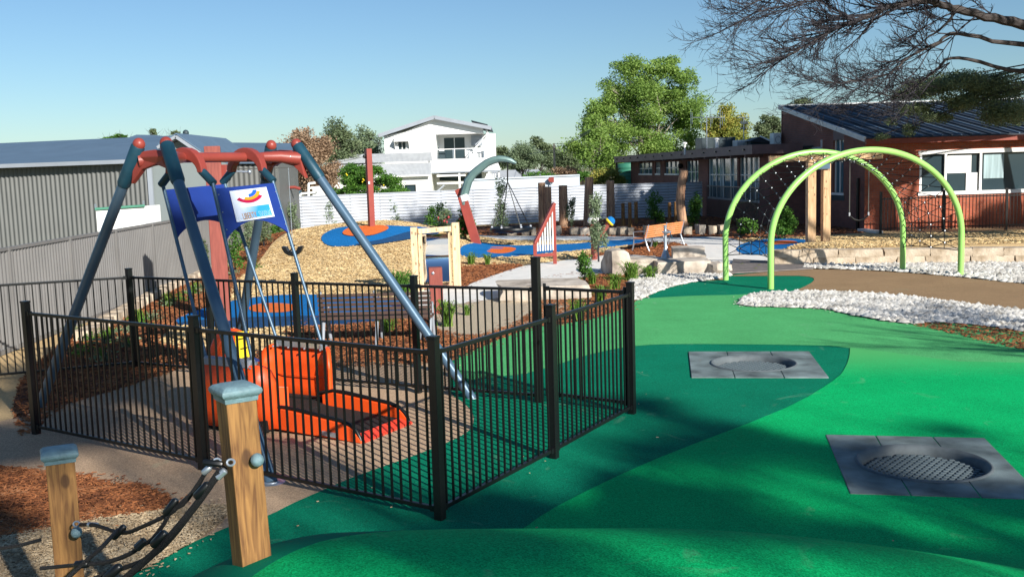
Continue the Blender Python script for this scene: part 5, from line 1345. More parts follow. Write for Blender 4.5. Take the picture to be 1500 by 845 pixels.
# end walls, roof, fascia
MB().prism([V(W1.x,W1.y,0),V(W1.x+3,W1.y+.35,0),V(W1.x+3,W1.y+.35,zroof),V(W1.x,W1.y,zroof)], V(0,.25,0)).build('end_wall', M['brickdark'], lb)
MB().prism([V(W0.x,W0.y,0),V(W0.x+12,W0.y+1.4,0),V(W0.x+12,W0.y+1.4,zroof),V(W0.x,W0.y,zroof)], V(0,-.25,0)).build('end_wall', M['brickdark'], lb)
fa, fb = W0+nW*.9-dW*1.2, W1+nW*.9+dW*.3
za1, zb1 = 3.12, 3.38
ft_ = [V(fa.x,fa.y,zroof+.02), V(fb.x,fb.y,zroof+.10), V(fb.x+8,fb.y+1,zroof+.3), V(fa.x+8,fa.y+1,zroof+.2)]
MB().prism(ft_, V(0,0,.10)).build('roof', M['darkroof'], lb)
MB().bar(V(fa.x,fa.y,zroof+.05), V(fb.x,fb.y,zroof+.17), .06,.42).build('fascia', M['fascia'], lb)
MB().bar(V(fb.x,fb.y,zroof+.17), V(fb.x+2.3,fb.y+.3,zroof+.17), .06,.42).build('fascia', M['fascia'], lb)
for k in range(14):
    p = fa.lerp(fb, (k+.5)/14); MB().box(V(p.x,p.y,zroof+.07+.11*(k+.5)/14)+nW*.05, (.10,.14,.07)).build('rafter_bolt', M['black'], lb)
    MB().bar(V(p.x,p.y,zroof-.10), V(p.x,p.y,zroof-.10)-nW*.85, .08,.16).build('rafter', M['fascia'], lb)
MB().bar(V(fa.x+.15,fa.y,0), V(fa.x+.15,fa.y,zroof-.1), .12,.12).build('verandah_post', M['fascia'], lb)
p = W0+dW*wx(1001)+nW*.15; MB().ball(V(p.x,p.y,2.75), .16, 8).build('wall_light', M['black'], lb, True)
# rail before the big windows
rf = thing('black_railing', W0+dW*wx(1075)+nW*1.2, 'black metal railing below the large curtained windows', 'railing')
ta, tb_ = wx(1036,1.2), wx(1112,1.2); a_, b_ = W0+dW*ta+nW*1.2, W0+dW*tb_+nW*1.2
for z in (.3,1.75): MB().bar(V(a_.x,a_.y,z), V(b_.x,b_.y,z), .04,.04).build('rail', M['black'], rf)
pk_me = mesh_only(MB().box((0,0,1.0),(.025,.025,1.5)), 'picket', M['black'])
nP = int((b_-a_).length/.16)
for k in range(nP): q = a_.lerp(b_, k/nP); inst('picket', pk_me, V(q.x,q.y,0), rf)
# roof equipment
def roofbox(px0,px1,y0,y1,Y,m_,name,label,cat,dep=1.2,extra=None):
    a, b = at(px0,y0,Y), at(px1,y1,Y); th = thing(name, V((a.x+b.x)/2,Y,b.z), label, cat)
    MB().box(V((a.x+b.x)/2,Y+dep/2,(a.z+b.z)/2), (b.x-a.x,dep,a.z-b.z)).build('casing', M[m_], th, bevel=.02)
    for f in (-.4,.4): MB().box(V((a.x+b.x)/2+f*(b.x-a.x),Y+dep/2,(b.z+zroof)/2+.02), (.1,dep*.8,max(.05,b.z-zroof-.1))).build('support', M['greytrim'], th)
    return th, a, b
th,a_,b_ = roofbox(1028,1077,202,217,52,'darkbox','rooftop_plant','long dark grey rooftop unit on the low roof','air conditioner',1.8)
MB().box(V(b_.x-.05,51.98,(a_.z+b_.z)/2), (.1,.05,a_.z-b_.z)).build('panel', M['sleeve'], th)
th,a_,b_ = roofbox(1078.5,1099,205.5,216.5,51,'white','air_conditioner','white air conditioner right of the dark rooftop unit','air conditioner',.9)
for k in range(6): MB().bar(V(a_.x+.06,50.97,b_.z+.06+k*.05), V(b_.x-.06,50.97,b_.z+.06+k*.05), .02,.025).build('louvre', M['greytrim'], th)
th,a_,b_ = roofbox(1133,1144.5,195,213,49,'white','air_conditioner','white air conditioner with a round fan, against the high brick gable','air conditioner',.7)
c_ = V((a_.x+b_.x)/2+.03,48.97,(a_.z+b_.z)/2-.03); MB().tube([c_+V(.13*math.cos(2*PI*k/16),0,.17*math.sin(2*PI*k/16)) for k in range(16)], .014, 5, closed=True).build('fan_ring', M['greytrim'], th)
a_, b_ = at(1098,207,50), at(1132,207,50); th = thing('rooftop_canopy', V(a_.x,50,a_.z), 'small peaked glazed canopy on the low roof', 'canopy')
pkc = at(1113,200.5,50); MB().prism([V(a_.x,50,a_.z),V(pkc.x,50,pkc.z),V(b_.x,50,b_.z-.1),V(b_.x,52,b_.z-.1),V(pkc.x,52,pkc.z),V(a_.x,52,a_.z)][:3], V(0,2,0)).build('roof', M['darkroof'], th)
MB().bar(V(pkc.x,49.95,pkc.z+.03), V(b_.x,49.95,b_.z-.05), .1,.07).build('edge_trim', M['white'], th)
MB().box(V((a_.x+b_.x)/2,51,(a_.z+zroof)/2), (b_.x-a_.x-.2,1.6,a_.z-zroof)).build('glazing', M['glass'], th)
for px,yt,yb_,l in ((1003,211,218,'left'),(1026,208,216,'middle'),(1050,205,216,'right')):
    t = at(px,yt,54 if px < 1040 else 50.5); th = thing('roof_vent', V(t.x,t.y,zroof+.1), f'small white vent pipe, {l} of the three on the low roof edge', 'vent', 'white vent pipes on the low roof')
    MB().tube([V(t.x,t.y,zroof+.1), V(t.x,t.y,t.z)], .09 if px>1010 else .05, 8).lathe(V(t.x,t.y,t.z), [(.13,0),(.13,.06),(.02,.1)], 8).build('pipe', M['white'], th, True)
def antenna(px, ytop, ybase, Y, els, label):
    t, b = at(px,ytop,Y), at(px,ybase,Y); th = thing('tv_antenna', V(t.x,Y,b.z), label, 'antenna')
    MB().tube([V(t.x,Y,zroof), V(t.x,Y,t.z)], .025, 6).build('mast', M['galv'], th)
    for x0_,x1_,y in els: MB().tube([at(x0_,y,Y), at(x1_,y,Y)], .018, 5).build('boom', M['galv'], th)
    return th
th = antenna(1035, 170, 204, 52, [(1015,1062,172.5)], 'large television antenna with many tall elements before the green tree')
for px, yt, yb_ in ((1012,160,190),(1014,165,182),(1027,158,188),(1029,164,180),(1041,161,187),(1043,166,181),(1055,158,188),(1058,164,184),(1061,168,178)): MB().tube([at(px,yt,52), at(px,yb_,52)], .012, 4).build('element', M['galv'], th)
th = antenna(1089.5, 172, 206, 51, [(1080,1098,172.5),(1084,1096,179.5),(1085,1097,181),(1084,1096,188)], 'smaller television antenna left of the high brick gable')
for k in range(5): MB().box(at(1086+k*2,180,50.9), (.07,.05,.12)).build('element', M['darkbox'], th)
# high brick block with skillion roof
hb = thing('gabled_brick_building', V(14.2,41,0), 'tall brick building with a steep dark ribbed roof behind the arches', 'building')
K = V(14.2,40.5,0); Kb = V(13.25,49.4,0); zK = at(1268,206,K.y).z; zKb = at(1145,158.5,Kb.y).z
dG = (Kb-K).normalized(); LG = (Kb-K).length; nG = V(-dG.y, dG.x, 0); nG = nG if nG.x < 0 else -nG
def gx(px):
    lo, hi = -1., 12.
    for _ in range(40):
        m_ = (lo+hi)/2; p = K+dG*m_; v = p-EYE; c_ = 750 + FPX*v.dot(Rt)/v.dot(Fw)
        if c_ > px: lo = m_
        else: hi = m_
    return lo
def gtop(t): return zK + (zKb-zK)*t/LG
def gpan(t0,t1,z0,z1,off,th,name,m_,par,slope=False):
    a, b = K+dG*t0+nG*off, K+dG*t1+nG*off
    return MB().prism([V(a.x,a.y,z0),V(b.x,b.y,z0),V(b.x,b.y,gtop(t1) if slope else z1),V(a.x,a.y,gtop(t0) if slope else z1)], -nG*th).build(name, m_, par)
g1_, g2_ = gx(1235), gx(1219.5); pW = K+dG*g1_; zw0, zw1 = at(1227,283,pW.y).z, at(1227,205,pW.y).z
gpan(0,g1_,0,0,0,.25,'wall',M['brickdark'],hb,True); gpan(g2_,LG,0,0,0,.25,'wall',M['brickdark'],hb,True)
gpan(g1_,g2_,0,zw0,0,.25,'wall',M['brickdark'],hb); gpan(g1_,g2_,zw1,0,0,.2,'timber_infill',M['fascia'],hb,True)
wn = gpan(g1_,g2_,zw0,zw1,-.14,.03,'window',M['glassblue'],hb)
for t in (g1_, (g1_+g2_)/2, g2_-.07): gpan(t,t+.07,zw0,zw1,-.09,.04,'mullion',M['white'],wn)
gpan(g1_-.05,g2_+.05,zw0-.1,zw0,.05,.2,'sill',M['white'],wn); gpan(g1_,g2_,(zw0+zw1)/2+.3,(zw0+zw1)/2+.38,-.08,.04,'transom',M['white'],wn)
gpan(g1_-.1,g2_+.1,zw0-.32,zw0-.1,.02,.1,'vent_grille',M['darkbox'],wn)
# dark flashing where the low roof meets the gable
ta, tb_ = gx(1204), LG; gpan(ta,tb_,at(1180,212,45).z-.25,at(1180,212,45).z-.12,.06,.06,'flashing',M['lightroof'],hb)
gpan(ta-.05,ta+.05,at(1204,204,43).z-1.1,at(1204,204,43).z+.0,.06,.06,'flashing',M['lightroof'],hb)
# downpipe
t = gx(1258); p = K+dG*t+nG*.06; MB().tube([V(p.x,p.y,.0), V(p.x,p.y,2.1)], .06, 6).build('downpipe', M['black'], hb)
# front wall (sunlit)
XE = 27; w0x, w1x = at(1347,250,K.y).x, at(1347,250,K.y).x+4.6; z0_, z1_ = at(1347,283,K.y).z, at(1347,226,K.y).z
def fpan(x0,x1,z0,z1,off,th,name,m_,par): return MB().prism([V(x0,K.y-off,z0),V(x1,K.y-off,z0),V(x1,K.y-off,z1),V(x0,K.y-off,z1)], V(0,th,0)).build(name, m_, par)
zF = zK-.1
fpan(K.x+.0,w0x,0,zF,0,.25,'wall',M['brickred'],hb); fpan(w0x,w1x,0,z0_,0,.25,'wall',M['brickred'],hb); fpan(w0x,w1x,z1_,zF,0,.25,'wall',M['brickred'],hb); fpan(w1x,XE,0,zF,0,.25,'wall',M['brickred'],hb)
wn = fpan(w0x,w1x,z0_,z1_,-.12,.03,'window',M['glass'],hb)
fpan(w0x-.06,w1x+.06,z1_-.02,z1_+.14,.03,.12,'head_trim',M['white'],wn); fpan(w0x-.06,w1x+.06,z0_-.10,z0_+.04,.06,.16,'sill',M['white'],wn)
for x in (w0x, w0x+1.0, w0x+2.4, w1x-.1): fpan(x,x+.09,z0_,z1_,.0,.08,'mullion',M['white'],wn)
fpan(w0x+1.15,w0x+2.1,z0_+.75,z1_-.1,-.09,.02,'blind',M['white'],wn); fpan(w0x+2.6,w0x+3.4,z0_+.5,z1_-.1,-.09,.02,'blind',M['curtain'],wn)
fpan(w0x+1.9,w0x+2.35,z0_+.05,z0_+.75,-.08,.02,'noticeboard',M['white'],wn)
# roof with ribs
e0 = V(K.x-.12,K.y-.35,zK+.02); e1 = V(XE,K.y-.35,zK+.02); sl = V(Kb.x-K.x, Kb.y-K.y+.35, zKb-zK)
MB().prism([e0, e1, e1+sl, e0+sl], V(0,0,.07)).build('roof', M['darkroof'], hb)
n = int((XE-K.x)/.38)
for k in range(1, n): MB().bar(e0+V(k*.38,0,.09), e0+V(k*.38,0,.09)+sl, .05,.05).build('roof_rib', M['darkroof'] if k % 2 else M['blueroof'], hb)
MB().bar(e0+V(-.02,-.05,.02), e0+V(-.02,-.05,.02)+sl, .06,.2).build('barge_board', M['lightroof'], hb)
MB().bar(e0+sl+V(0,0,.1), e1+sl+V(0,0,.1), .25,.06).build('ridge_cap', M['lightroof'], hb)
MB().bar(e0+V(0,-.07,-.08), e1+V(0,-.07,-.08), .14,.2).build('gutter', mat('brick_red_fascia', (.24,.05,.03), .55), hb)
MB().prism([V(Kb.x,Kb.y,0),V(XE,Kb.y,0),V(XE,Kb.y,zKb),V(Kb.x,Kb.y,zKb)], V(0,-.2,0)).build('rear_wall', M['brickdark'], hb)
# fence before the sunlit wall
wf = thing('black_railing', V(16,38.6,0), 'black picket railing in front of the sunlit red brick wall', 'railing')
xa, xb_ = at(1290,330,38.6).x, 23
for z in (.2,1.32): MB().bar(V(xa,38.6,z), V(xb_,38.6,z), .04,.04).build('rail', M['black'], wf)
pk2 = mesh_only(MB().box((0,0,.72),(.022,.022,1.3)), 'picket', M['black'])
for k in range(int((xb_-xa)/.13)): inst('picket', pk2, V(xa+k*.13,38.6,.02), wf)
for x in (xa, xa+2.4, xa+4.8, xa+7.2): MB().box(V(x,38.6,.8),(.08,.08,1.6)).build('post', M['black'], wf)
MB().bar(V(xa,38.7,.06), V(14.0,40.3,.06), .3,.1).build('kerb', M['concrete'], wf)
# tank
p = at(921,270,76); th = thing('green_water_tank', V(p.x,76,0), 'round ribbed green water tank at the far end of the low building', 'tank')
zt_ = at(921,240,76).z; prof = []
for i in range(40): prof.append((.95+.02*math.sin(i*1.57), zt_*i/39*.96))
prof += [(.9,zt_),(.1,zt_+.1)]; MB().lathe(V(p.x,76,0), prof, 24).build('shell', M['tank'], th, True)
# power pole and other distant things
def pole(px, yt, yb_, Y, label, arms=True, r=.13):
    t = at(px,yt,Y); th = thing('power_pole', V(t.x,Y,0), label, 'pole')
    MB().tube([V(t.x,Y,0), V(t.x,Y,t.z)], [r,r*.7], 8).build('shaft', M['palebark'], th, True)
    if arms: MB().bar(V(t.x-1,Y,t.z-.6), V(t.x+1,Y,t.z-.6), .1,.12).build('crossarm', M['palebark'], th)
    return t
t = pole(811.5, 211, 262, 100, 'timber power pole behind the pale metal wall', False)
t2 = pole(784, 220, 250, 150, 'distant thin power pole among the trees left of the nearer pole', True, .12)
pw_ = thing('power_lines', t, 'thin overhead power lines rising to the left behind the house', 'cables')
for k, (px, py, Y) in enumerate(((865,190,60),(865,193,60),(700,236,160))):
    MB().tube([t - V(0,0,.3*k), t.lerp(at(px,py,Y), .5)-V(0,0,.4), at(px,py,Y)], .02, 4).build('cable', M['black'], pw_)
for (x0_,x1_,y0_,y1_,Y,l) in ((755,793,250,258,130,'low white roofed house beyond the pale metal wall'),(690,760,252,262,110,'pale roof showing right of the white house'),(1080,1130,205,214,120,'low far roof behind the canopy')):
    a_, b_ = at(x0_,y0_,Y), at(x1_,y1_,Y); th = thing('distant_house', V(a_.x,Y,0), l, 'house')
    MB().prism([V(a_.x,Y,0),V(b_.x,Y,0),V(b_.x,Y,b_.z),V(a_.x,Y,b_.z)], V(0,6,0)).build('wall', M['greytrim'], th)
    MB().prism([V(a_.x-.4,Y-.4,b_.z),V(b_.x+.4,Y-.4,b_.z),V(b_.x-.3,Y+3,a_.z),V(a_.x+.3,Y+3,a_.z)], V(0,.1,.08)).build('roof', M['lightroof'], th)
# ---------------------------------------------------------------- vegetation
def leaf_quads(C, R, n, size, r, flat=.75, shell=.55, aspect=.55, gs=.6):
    """n leaf-sized faces in ellipsoid clumps: C (k,3) centres, R (k,3) radii"""
    C = np.array(C, float); R = np.array(R, float)
    wgt = (R.prod(1))**.67; idx = r.choice(len(C), n, p=wgt/wgt.sum())
    d = r.normal(size=(n, 3)); d /= np.linalg.norm(d, axis=1)[:, None]
    rad = r.uniform(0, 1, n)**(1/3.)*(1-shell) + shell*r.uniform(.75, 1.08, n)
    P = C[idx] + d*R[idx]*rad[:, None] if shell > .5 else C[idx] + np.clip(r.normal(size=(n, 3)), -2.2, 2.2)*R[idx]*gs
    a = r.normal(size=(n, 3)); a /= np.linalg.norm(a, axis=1)[:, None]; a[:, 2] *= flat
    b = np.cross(a, r.normal(size=(n, 3))); b /= np.linalg.norm(b, axis=1)[:, None]
    s = size*r.uniform(.55, 1.3, n)[:, None]
    return np.stack([P-a*s/2, P+b*s*aspect/2, P+a*s/2, P-b*s*aspect/2], 1)
def limbs(base, top, targets, r0, mb, rg):
    tr = [Vector(base).lerp(Vector(top), i/6) + V(rg.uniform(-1,1),rg.uniform(-1,1),0)*r0*.6*(i>0) for i in range(7)]
    mb.tube(tr, [r0*(1-.5*i/6) for i in range(7)], 8)
    for t in targets:
        s_ = tr[rg.randint(2,6)]; t = Vector(t); mid = s_.lerp(t,.5) + V(rg.uniform(-1,1),rg.uniform(-1,1),rg.uniform(-.2,.8))*(t-s_).length*.12
        mb.tube([s_, mid, t], [r0*.38, r0*.22, r0*.07], 5)
        for _ in range(3):
            e = t + V(rg.uniform(-1,1),rg.uniform(-1,1),rg.uniform(-.3,.6))*min(1.1, (t-s_).length*.2); mb.tube([mid.lerp(t,rg.random()), e], [r0*.12, r0*.03], 4)
def tree(label, px, ybase, Y, blobs, nleaf, size, leafm, name='tree', r0=None, bark='bark', depth=.8, seed=1, sub=14, shell=.45, group=None, cat='tree', crowncut=None, spread=1.0):
    """blobs: pixel ellipses (cx, cy, rx, ry) of the crown's big clumps at distance Y"""
    rg = random.Random(seed); r = np.random.default_rng(seed)
    th = thing(name, V(at(px,300,Y).x, Y, 0), label, cat, group)
    C = []; R = []; tg = []
    for (cx, cy, rx, ry) in blobs:
        c = at(cx, cy, Y); RX = rx/FPX*Y; RY = ry/FPX*Y; tg.append(c)
        for k in range(sub):
            a = rg.uniform(0,2*PI); q = rg.uniform(.1,.95)*spread; dy = rg.uniform(-1,1)*RX*depth
            f = rg.uniform(.22,.5)
            C.append((c.x+math.cos(a)*RX*q, c.y+dy, c.z+math.sin(a)*RY*q)); R.append((RX*f,RX*f,RY*f*.8))
    q = leaf_quads(C, R, int(nleaf*1.5), size*.74, r, shell=shell*.6, gs=.52 if nleaf > 20000 else .72)
    quads_mesh('crown', q, M[leafm], th)
    c0 = V(at(px,300,Y).x, Y, 0); topz = max(t.z for t in tg)
    mb = MB(); r0 = r0 or topz*.022
    cc = sum((Vector(c) for c in tg), V(0,0,0))/len(tg)
    limbs(c0, V(cc.x, Y, cc.z*.8+.1), [Vector(c) for c in C[::2]][:24], r0, mb, rg)
    mb.build('trunk', M[bark], th, True)
    return th
tree('big bright green tree with a broad open crown behind the low brick building', 955, 240, 88,
     [(950,130,48,42),(900,140,34,30),(990,150,40,34),(925,100,26,16),(968,98,28,16),(878,175,26,26),(1010,180,32,28),(940,180,50,30),(900,215,44,24),(960,215,44,24),(1015,215,24,18),(1000,120,22,20)], 64000, .26, 'leafA', seed=3, bark='palebark', sub=18)
tree('loose pale green sapling tree left of the big bright green tree', 866, 240, 80,
     [(866,200,22,22),(856,225,26,22),(890,232,22,16),(868,178,12,12)], 9000, .26, 'leafA', seed=4, bark='palebark', shell=.3)
tree('yellowing bushy tree tip behind the rooftop unit', 1066, 200, 84, [(1064,178,16,18),(1082,188,12,16),(1050,190,16,16),(1075,205,22,10)], 8000, .28, 'leafE', seed=5)
tree('grey-green gum tree left of the high brick gable', 1128, 190, 110, [(1128,178,12,9),(1118,190,13,10),(1136,190,10,9),(1122,203,8,8)], 3600, .38, 'leafB', seed=6)
tree('bluish gum tree crown behind the high brick roof', 1178, 150, 120, [(1176,151,14,7),(1166,156,10,5),(1188,158,12,5)], 2200, .36, 'leafB', seed=7)
tree('rusty brown bushy tree left of the white house', 446, 260, 72, [(446,232,26,28),(470,222,22,24),(430,262,20,22),(462,262,28,22),(424,232,16,18),(440,202,16,14),(484,252,16,20)], 20000, .24, 'leafD', seed=8, shell=.3)
tree('round grey-green tree standing behind the rusty one', 500, 240, 84, [(496,200,20,20),(512,215,16,16),(488,222,20,14),(505,235,22,12)], 9000, .28, 'leafB', seed=9)
tree('thin pale green tree just left of the white house', 542, 240, 92, [(540,200,17,17),(548,222,14,18),(530,220,12,18),(536,240,20,12)], 4200, .3, 'leafF', seed=10, shell=.2)
tree('glossy dense green citrus tree above the white fence', 535, 330, 60, [(535,262,32,22),(512,272,26,16),(562,274,26,18),(535,284,46,12),(520,250,16,12),(500,282,18,10),(588,284,14,8),(548,250,14,10)], 24000, .16, 'leafC', seed=11, sub=9, shell=.6)
rgf = random.Random(2); f_ = MB()
for k in range(12): f_.ball(at(rgf.uniform(505,565), rgf.uniform(254,286), 58.6), .045, 6)
f_.build('lemons', M['yellow'], bpy.data.objects[[o.name for o in bpy.data.objects if o.get('label','').startswith('glossy dense green citrus')][0]], True)
tree('dark gum tree behind the white house roof edge on the right', 731, 230, 120, [(727,222,13,8),(738,232,10,8),(724,236,10,8)], 3000, .36, 'leafB', seed=12)
tree('pale green round tree right of the white house', 765, 240, 120, [(766,222,20,12),(752,234,14,12),(780,234,16,12),(765,243,22,8)], 6500, .34, 'leafF', seed=13)
tree('tall dark gum tree crown in the distance right of the white house', 790, 230, 150, [(785,210,10,9),(797,216,12,9),(806,226,12,9),(790,232,14,10)], 5000, .42, 'leafB', seed=14)
tree('dark bushy tree behind the power pole', 822, 240, 120, [(826,228,16,14),(812,238,14,12),(838,240,14,14),(846,225,10,12)], 6500, .36, 'leafB', seed=15)
tree('reddish brown shrub beyond the pale metal wall', 838, 250, 90, [(836,256,18,9),(822,252,10,8),(850,262,14,6)], 3500, .24, 'leafD', seed=16)
tree('bright green bush right of the red slanted pole arm', 805, 262, 78, [(790,262,16,9),(770,266,14,7),(805,262,12,9)], 4200, .22, 'leafC', seed=17)
tree('dull yellow green bush over the fence beside the green tank', 888, 262, 72, [(888,258,20,10),(870,262,14,8),(905,262,10,8)], 5000, .2, 'leafE', seed=18, shell=.3)
tree('leafy green sapling above the tall smooth log', 858, 262, 66, [(856,256,9,6),(850,262,7,5)], 1500, .16, 'leafC', seed=19)
tree('low dark bush under the curved crane arm, above the fence', 697, 282, 62, [(694,278,10,6),(704,283,8,4),(688,284,8,4)], 1600, .18, 'leafC', seed=20)
tree('small green treetop over the shed roof', 168, 205, 60, [(172,202,9,4),(160,204,8,3),(181,201,6,3)], 1600, .2, 'leafC', seed=21)
for px, py, w_, l in ((257,196,5,'first thin'),(225,194,4,'second thin')): tree(f'{l} distant gum top behind the left shed roof', px, 205, 95, [(px,py,w_,4),(px+2,py+6,w_-1,4)], 900, .26, 'leafB', seed=22+px, shell=.1)
# long far tree line so that nothing beyond the houses is bare
far = MB(); q = []
for i in range(150):
    x = -260 + i*3.6 + rgf.uniform(-1,1); Y = rgf.uniform(190,230); h_ = rgf.uniform(3.5,7)
    q.append(((x,Y,h_*.5),(rgf.uniform(3,5),3,h_*.5)))
quads_mesh('far_trees', leaf_quads([a for a,b in q],[b for a,b in q], 22000, .9, np.random.default_rng(5)), M['leafB'], None, kind='stuff')

# saplings along the corrugated fence and shrubs
def sapling(px, ybase, ytop, wpx, n, leafm, label, Y=None, stem=True, group='young shrubs along the corrugated fence', size=.10, seed=None, red=False):
    b = G(px, ybase) if Y is None else V(at(px,300,Y).x, Y, 0); b.z = hz(b.x, b.y) if Y is None else 0
    t = at(px, ytop, b.y); hgt = t.z-b.z; W_ = wpx/FPX*b.y/2; rg = random.Random(seed or int(px*10)); r = np.random.default_rng(int(px*10))
    th = thing('shrub', b, label, 'shrub', group); C = []; R = []
    mb = MB(); mb.tube([b, b+V(rg.uniform(-.03,.03),0,hgt*.5), b+V(rg.uniform(-.1,.1),0,hgt*.95)], [.02+hgt*.006,.014,.006], 5)
    for k in range(14):
        z = rg.uniform(.12,1)**.9*hgt; a = rg.uniform(0,2*PI); rad = W_*rg.uniform(.2,1)*(1.15-.6*z/hgt); e = b+V(math.cos(a)*rad, math.sin(a)*rad, z)
        C.append(tuple(e)); R.append((W_*.30,W_*.30,hgt*.09)); mb.tube([b+V(0,0,max(.05,z-rad*.8)), e], [.010,.004], 4)
    quads_mesh('foliage', leaf_quads(C,R,int(n*1.8),size*.85,r,shell=.1,gs=.85), M[leafm], th); mb.build('stem', M['twig'], th)
    if red:
        f = MB()
        for k in range(9): e = C[rg.randint(0,13)]; f.ball(Vector(e)+V(rg.uniform(-.15,.15),-.1,rg.uniform(-.1,.1)), .05, 6)
        f.build('flowers', M['flower'], th)
for px, yb_, yt, w_, n, lm, l, rd in ((430,352,298,20,420,'leafF','thin wispy sapling at the left end of the corrugated fence',0),(412,352,318,16,300,'leafC','short green shrub beside the first wispy sapling',0),
    (482,343,302,20,420,'leafF','wispy sapling just left of the leaning silver swing leg shadow',0),(500,340,318,18,380,'leafB','small olive shrub at the shadow of the red pole on the fence',0),
    (573,337,292,24,420,'leafF','thin grey sapling right of the tall slim red pole',0),(640,341,300,30,700,'leafC','green shrub above the timber mirror frame',0),
    (683,362,308,24,1100,'leafC','dense flowering shrub at the foot of the leaning crane post',1),(654,352,310,22,700,'leafF','flowering shrub behind the mirror frame, left of the crane post',1),
    (735,343,262,24,900,'leafF','tall see-through sapling behind the basket swing',0),(838,333,292,14,350,'leafF','narrow grey sapling between the rough log and the tall smooth log',0),
    (960,332,285,24,900,'leafC','dark green shrub between the two sets of short posts',0),(1018,336,285,22,900,'leafC','climbing dark shrub at the right end of the corrugated fence',0),
    (1150,350,305,30,1600,'leafC','dense dark green shrub at the foot of the brown brick wall, behind the arches',0),(1095,345,322,30,900,'leafC','low dark shrub under the big curtained windows',0)):
    sapling(px, yb_, yt, w_, n, lm, l, red=rd, size=.13)
sapling(877, 384, 292, 24, 1100, 'leafF', 'tall grey-leaved sapling growing beside the upright play tube', size=.10, group=None)
sapling(857, 418, 372, 24, 700, 'leafC', 'small green sapling standing left of the upright pale boulder', size=.08, group=None)
for px, yb_, yt, w_, n, lm, l in ((345,398,340,26,700,'leafC','leafy shrub behind the blue canopy, near the massive red post'),(365,388,330,24,800,'leafF','pale shrub seen under the arch of the blue sign panel'),(388,378,322,22,700,'leafB','olive shrub right of the dark rear swing leg'),
    (405,366,330,18,500,'leafC','short green shrub at the far corner of the grey fence'),(302,402,352,12,300,'leafB','dark narrow shrub against the grey steel fence')):
    sapling(px, yb_, yt, w_, n, lm, l, size=.09, group='shrubs in the left garden bed')

def tuft(c, h_, n, spread, leafm, seed, th):
    r = np.random.default_rng(seed); a = r.uniform(0,2*PI,n); L = h_*r.uniform(.6,1.15,n); out = spread*r.uniform(.15,1.1,n); w_ = h_*.025*r.uniform(.7,1.3,n)
    base = np.stack([c.x+r.normal(0,spread*.16,n), c.y+r.normal(0,spread*.16,n), np.full(n,c.z)],1)
    d = np.stack([np.cos(a),np.sin(a),np.zeros(n)],1); s = np.stack([-np.sin(a),np.cos(a),np.zeros(n)],1)
    up = np.array([0,0,1.])
    p1 = base + d*(out*.35)[:,None] + up*(L*.65)[:,None]; p2 = base + d*(out*.8)[:,None] + up*(L*.92)[:,None]; p3 = base + d*(out*1.25)[:,None] + up*(L*.72)[:,None]
    W = (s*w_[:,None])
    P = np.concatenate([np.stack([base-W,base+W,p1+W,p1-W],1), np.stack([p1-W,p1+W,p2+W*.8,p2-W*.8],1), np.stack([p2-W*.8,p2+W*.8,p3+W*.1,p3-W*.1],1)],0)
    return quads_mesh('leaves', P, M[leafm], th)
def strap(px, yb_, hpx, wpx, label, n=110, leafm='strap', group='strappy plants', Y=None):
    if 840 < px < 960: hpx *= .72; wpx *= .8; n = int(n*.7)
    c = G(px, yb_); h_ = hpx/FPX*c.y*1.15; th = thing('strappy_plant', c, label, 'plant', group); tuft(c, h_, n, wpx/FPX*c.y/2, leafm, int(px*7+yb_), th)
    MB().lathe(c, [(h_*.06,0),(h_*.08,h_*.04),(.01,h_*.1)], 6).build('crown_base', M['leafB'], th)
for a in ((588,432,30,60,'dark spiky strappy plant left of the timber mirror frame',130,'leafC'),(925,412,34,60,'bright strappy plant in front of the low shaded boulder',150),(952,410,26,50,'strappy plant at the edge of the white pebbles',130),
    (900,425,30,44,'strappy plant just behind the right corner fence post',120),(880,446,34,40,'strappy plant seen through the gate bars',120),(868,418,26,34,'strappy plant at the foot of the small green sapling',90),
    (846,470,38,54,'strappy plant low behind the gate next to the green ground',120),(690,388,16,26,'small strappy plant on the mulch patch right of the mirror frame',70),(714,389,15,20,'smallest strappy plant on the mulch patch',60),
    (655,478,34,50,'grassy strappy plant right of the short red post',100),(684,462,14,22,'tiny bright grass tuft in front of the path',70),(568,486,20,50,'low grass tuft under the brown bench',80),(960,362,9,16,'small tuft under the orange bench',50),
    (350,350,0,0,'',0))[:-1]:
    strap(*a)
rg_ = random.Random(9)
cover = []
lowp = [(135,500,26),(160,505,30),(182,488,26),(205,478,30),(225,470,24),(246,450,26),(262,442,26),(285,432,22),(300,424,22),(318,414,18),(338,404,16),(150,530,26),(120,522,30),(190,510,20),(110,490,30),(372,395,20),(430,362,14),(408,368,14),(462,352,10)]
for i, (x, y, s_) in enumerate(lowp):
    c = G(x, y); th = thing('low_plant', c, f'low {("silvery","green","broad green","pale","strappy")[i%5]} ground plant {("at the nearest end of","in the middle of","toward the far end of","under the saplings of")[min(3,i//5)]} the left garden bed', 'plant', 'low plants in the left garden bed')
    r = np.random.default_rng(i); rad = s_/FPX*c.y*.55
    quads_mesh('leaves', leaf_quads([(c.x,c.y,c.z+rad*.4)],[(rad,rad,rad*.6)], 160, .07, r, shell=.2), M['leafF' if i % 3 else 'leafC'], th)
    if i % 2: tuft(c, rad*1.6, 40, rad, 'strap', i, th)

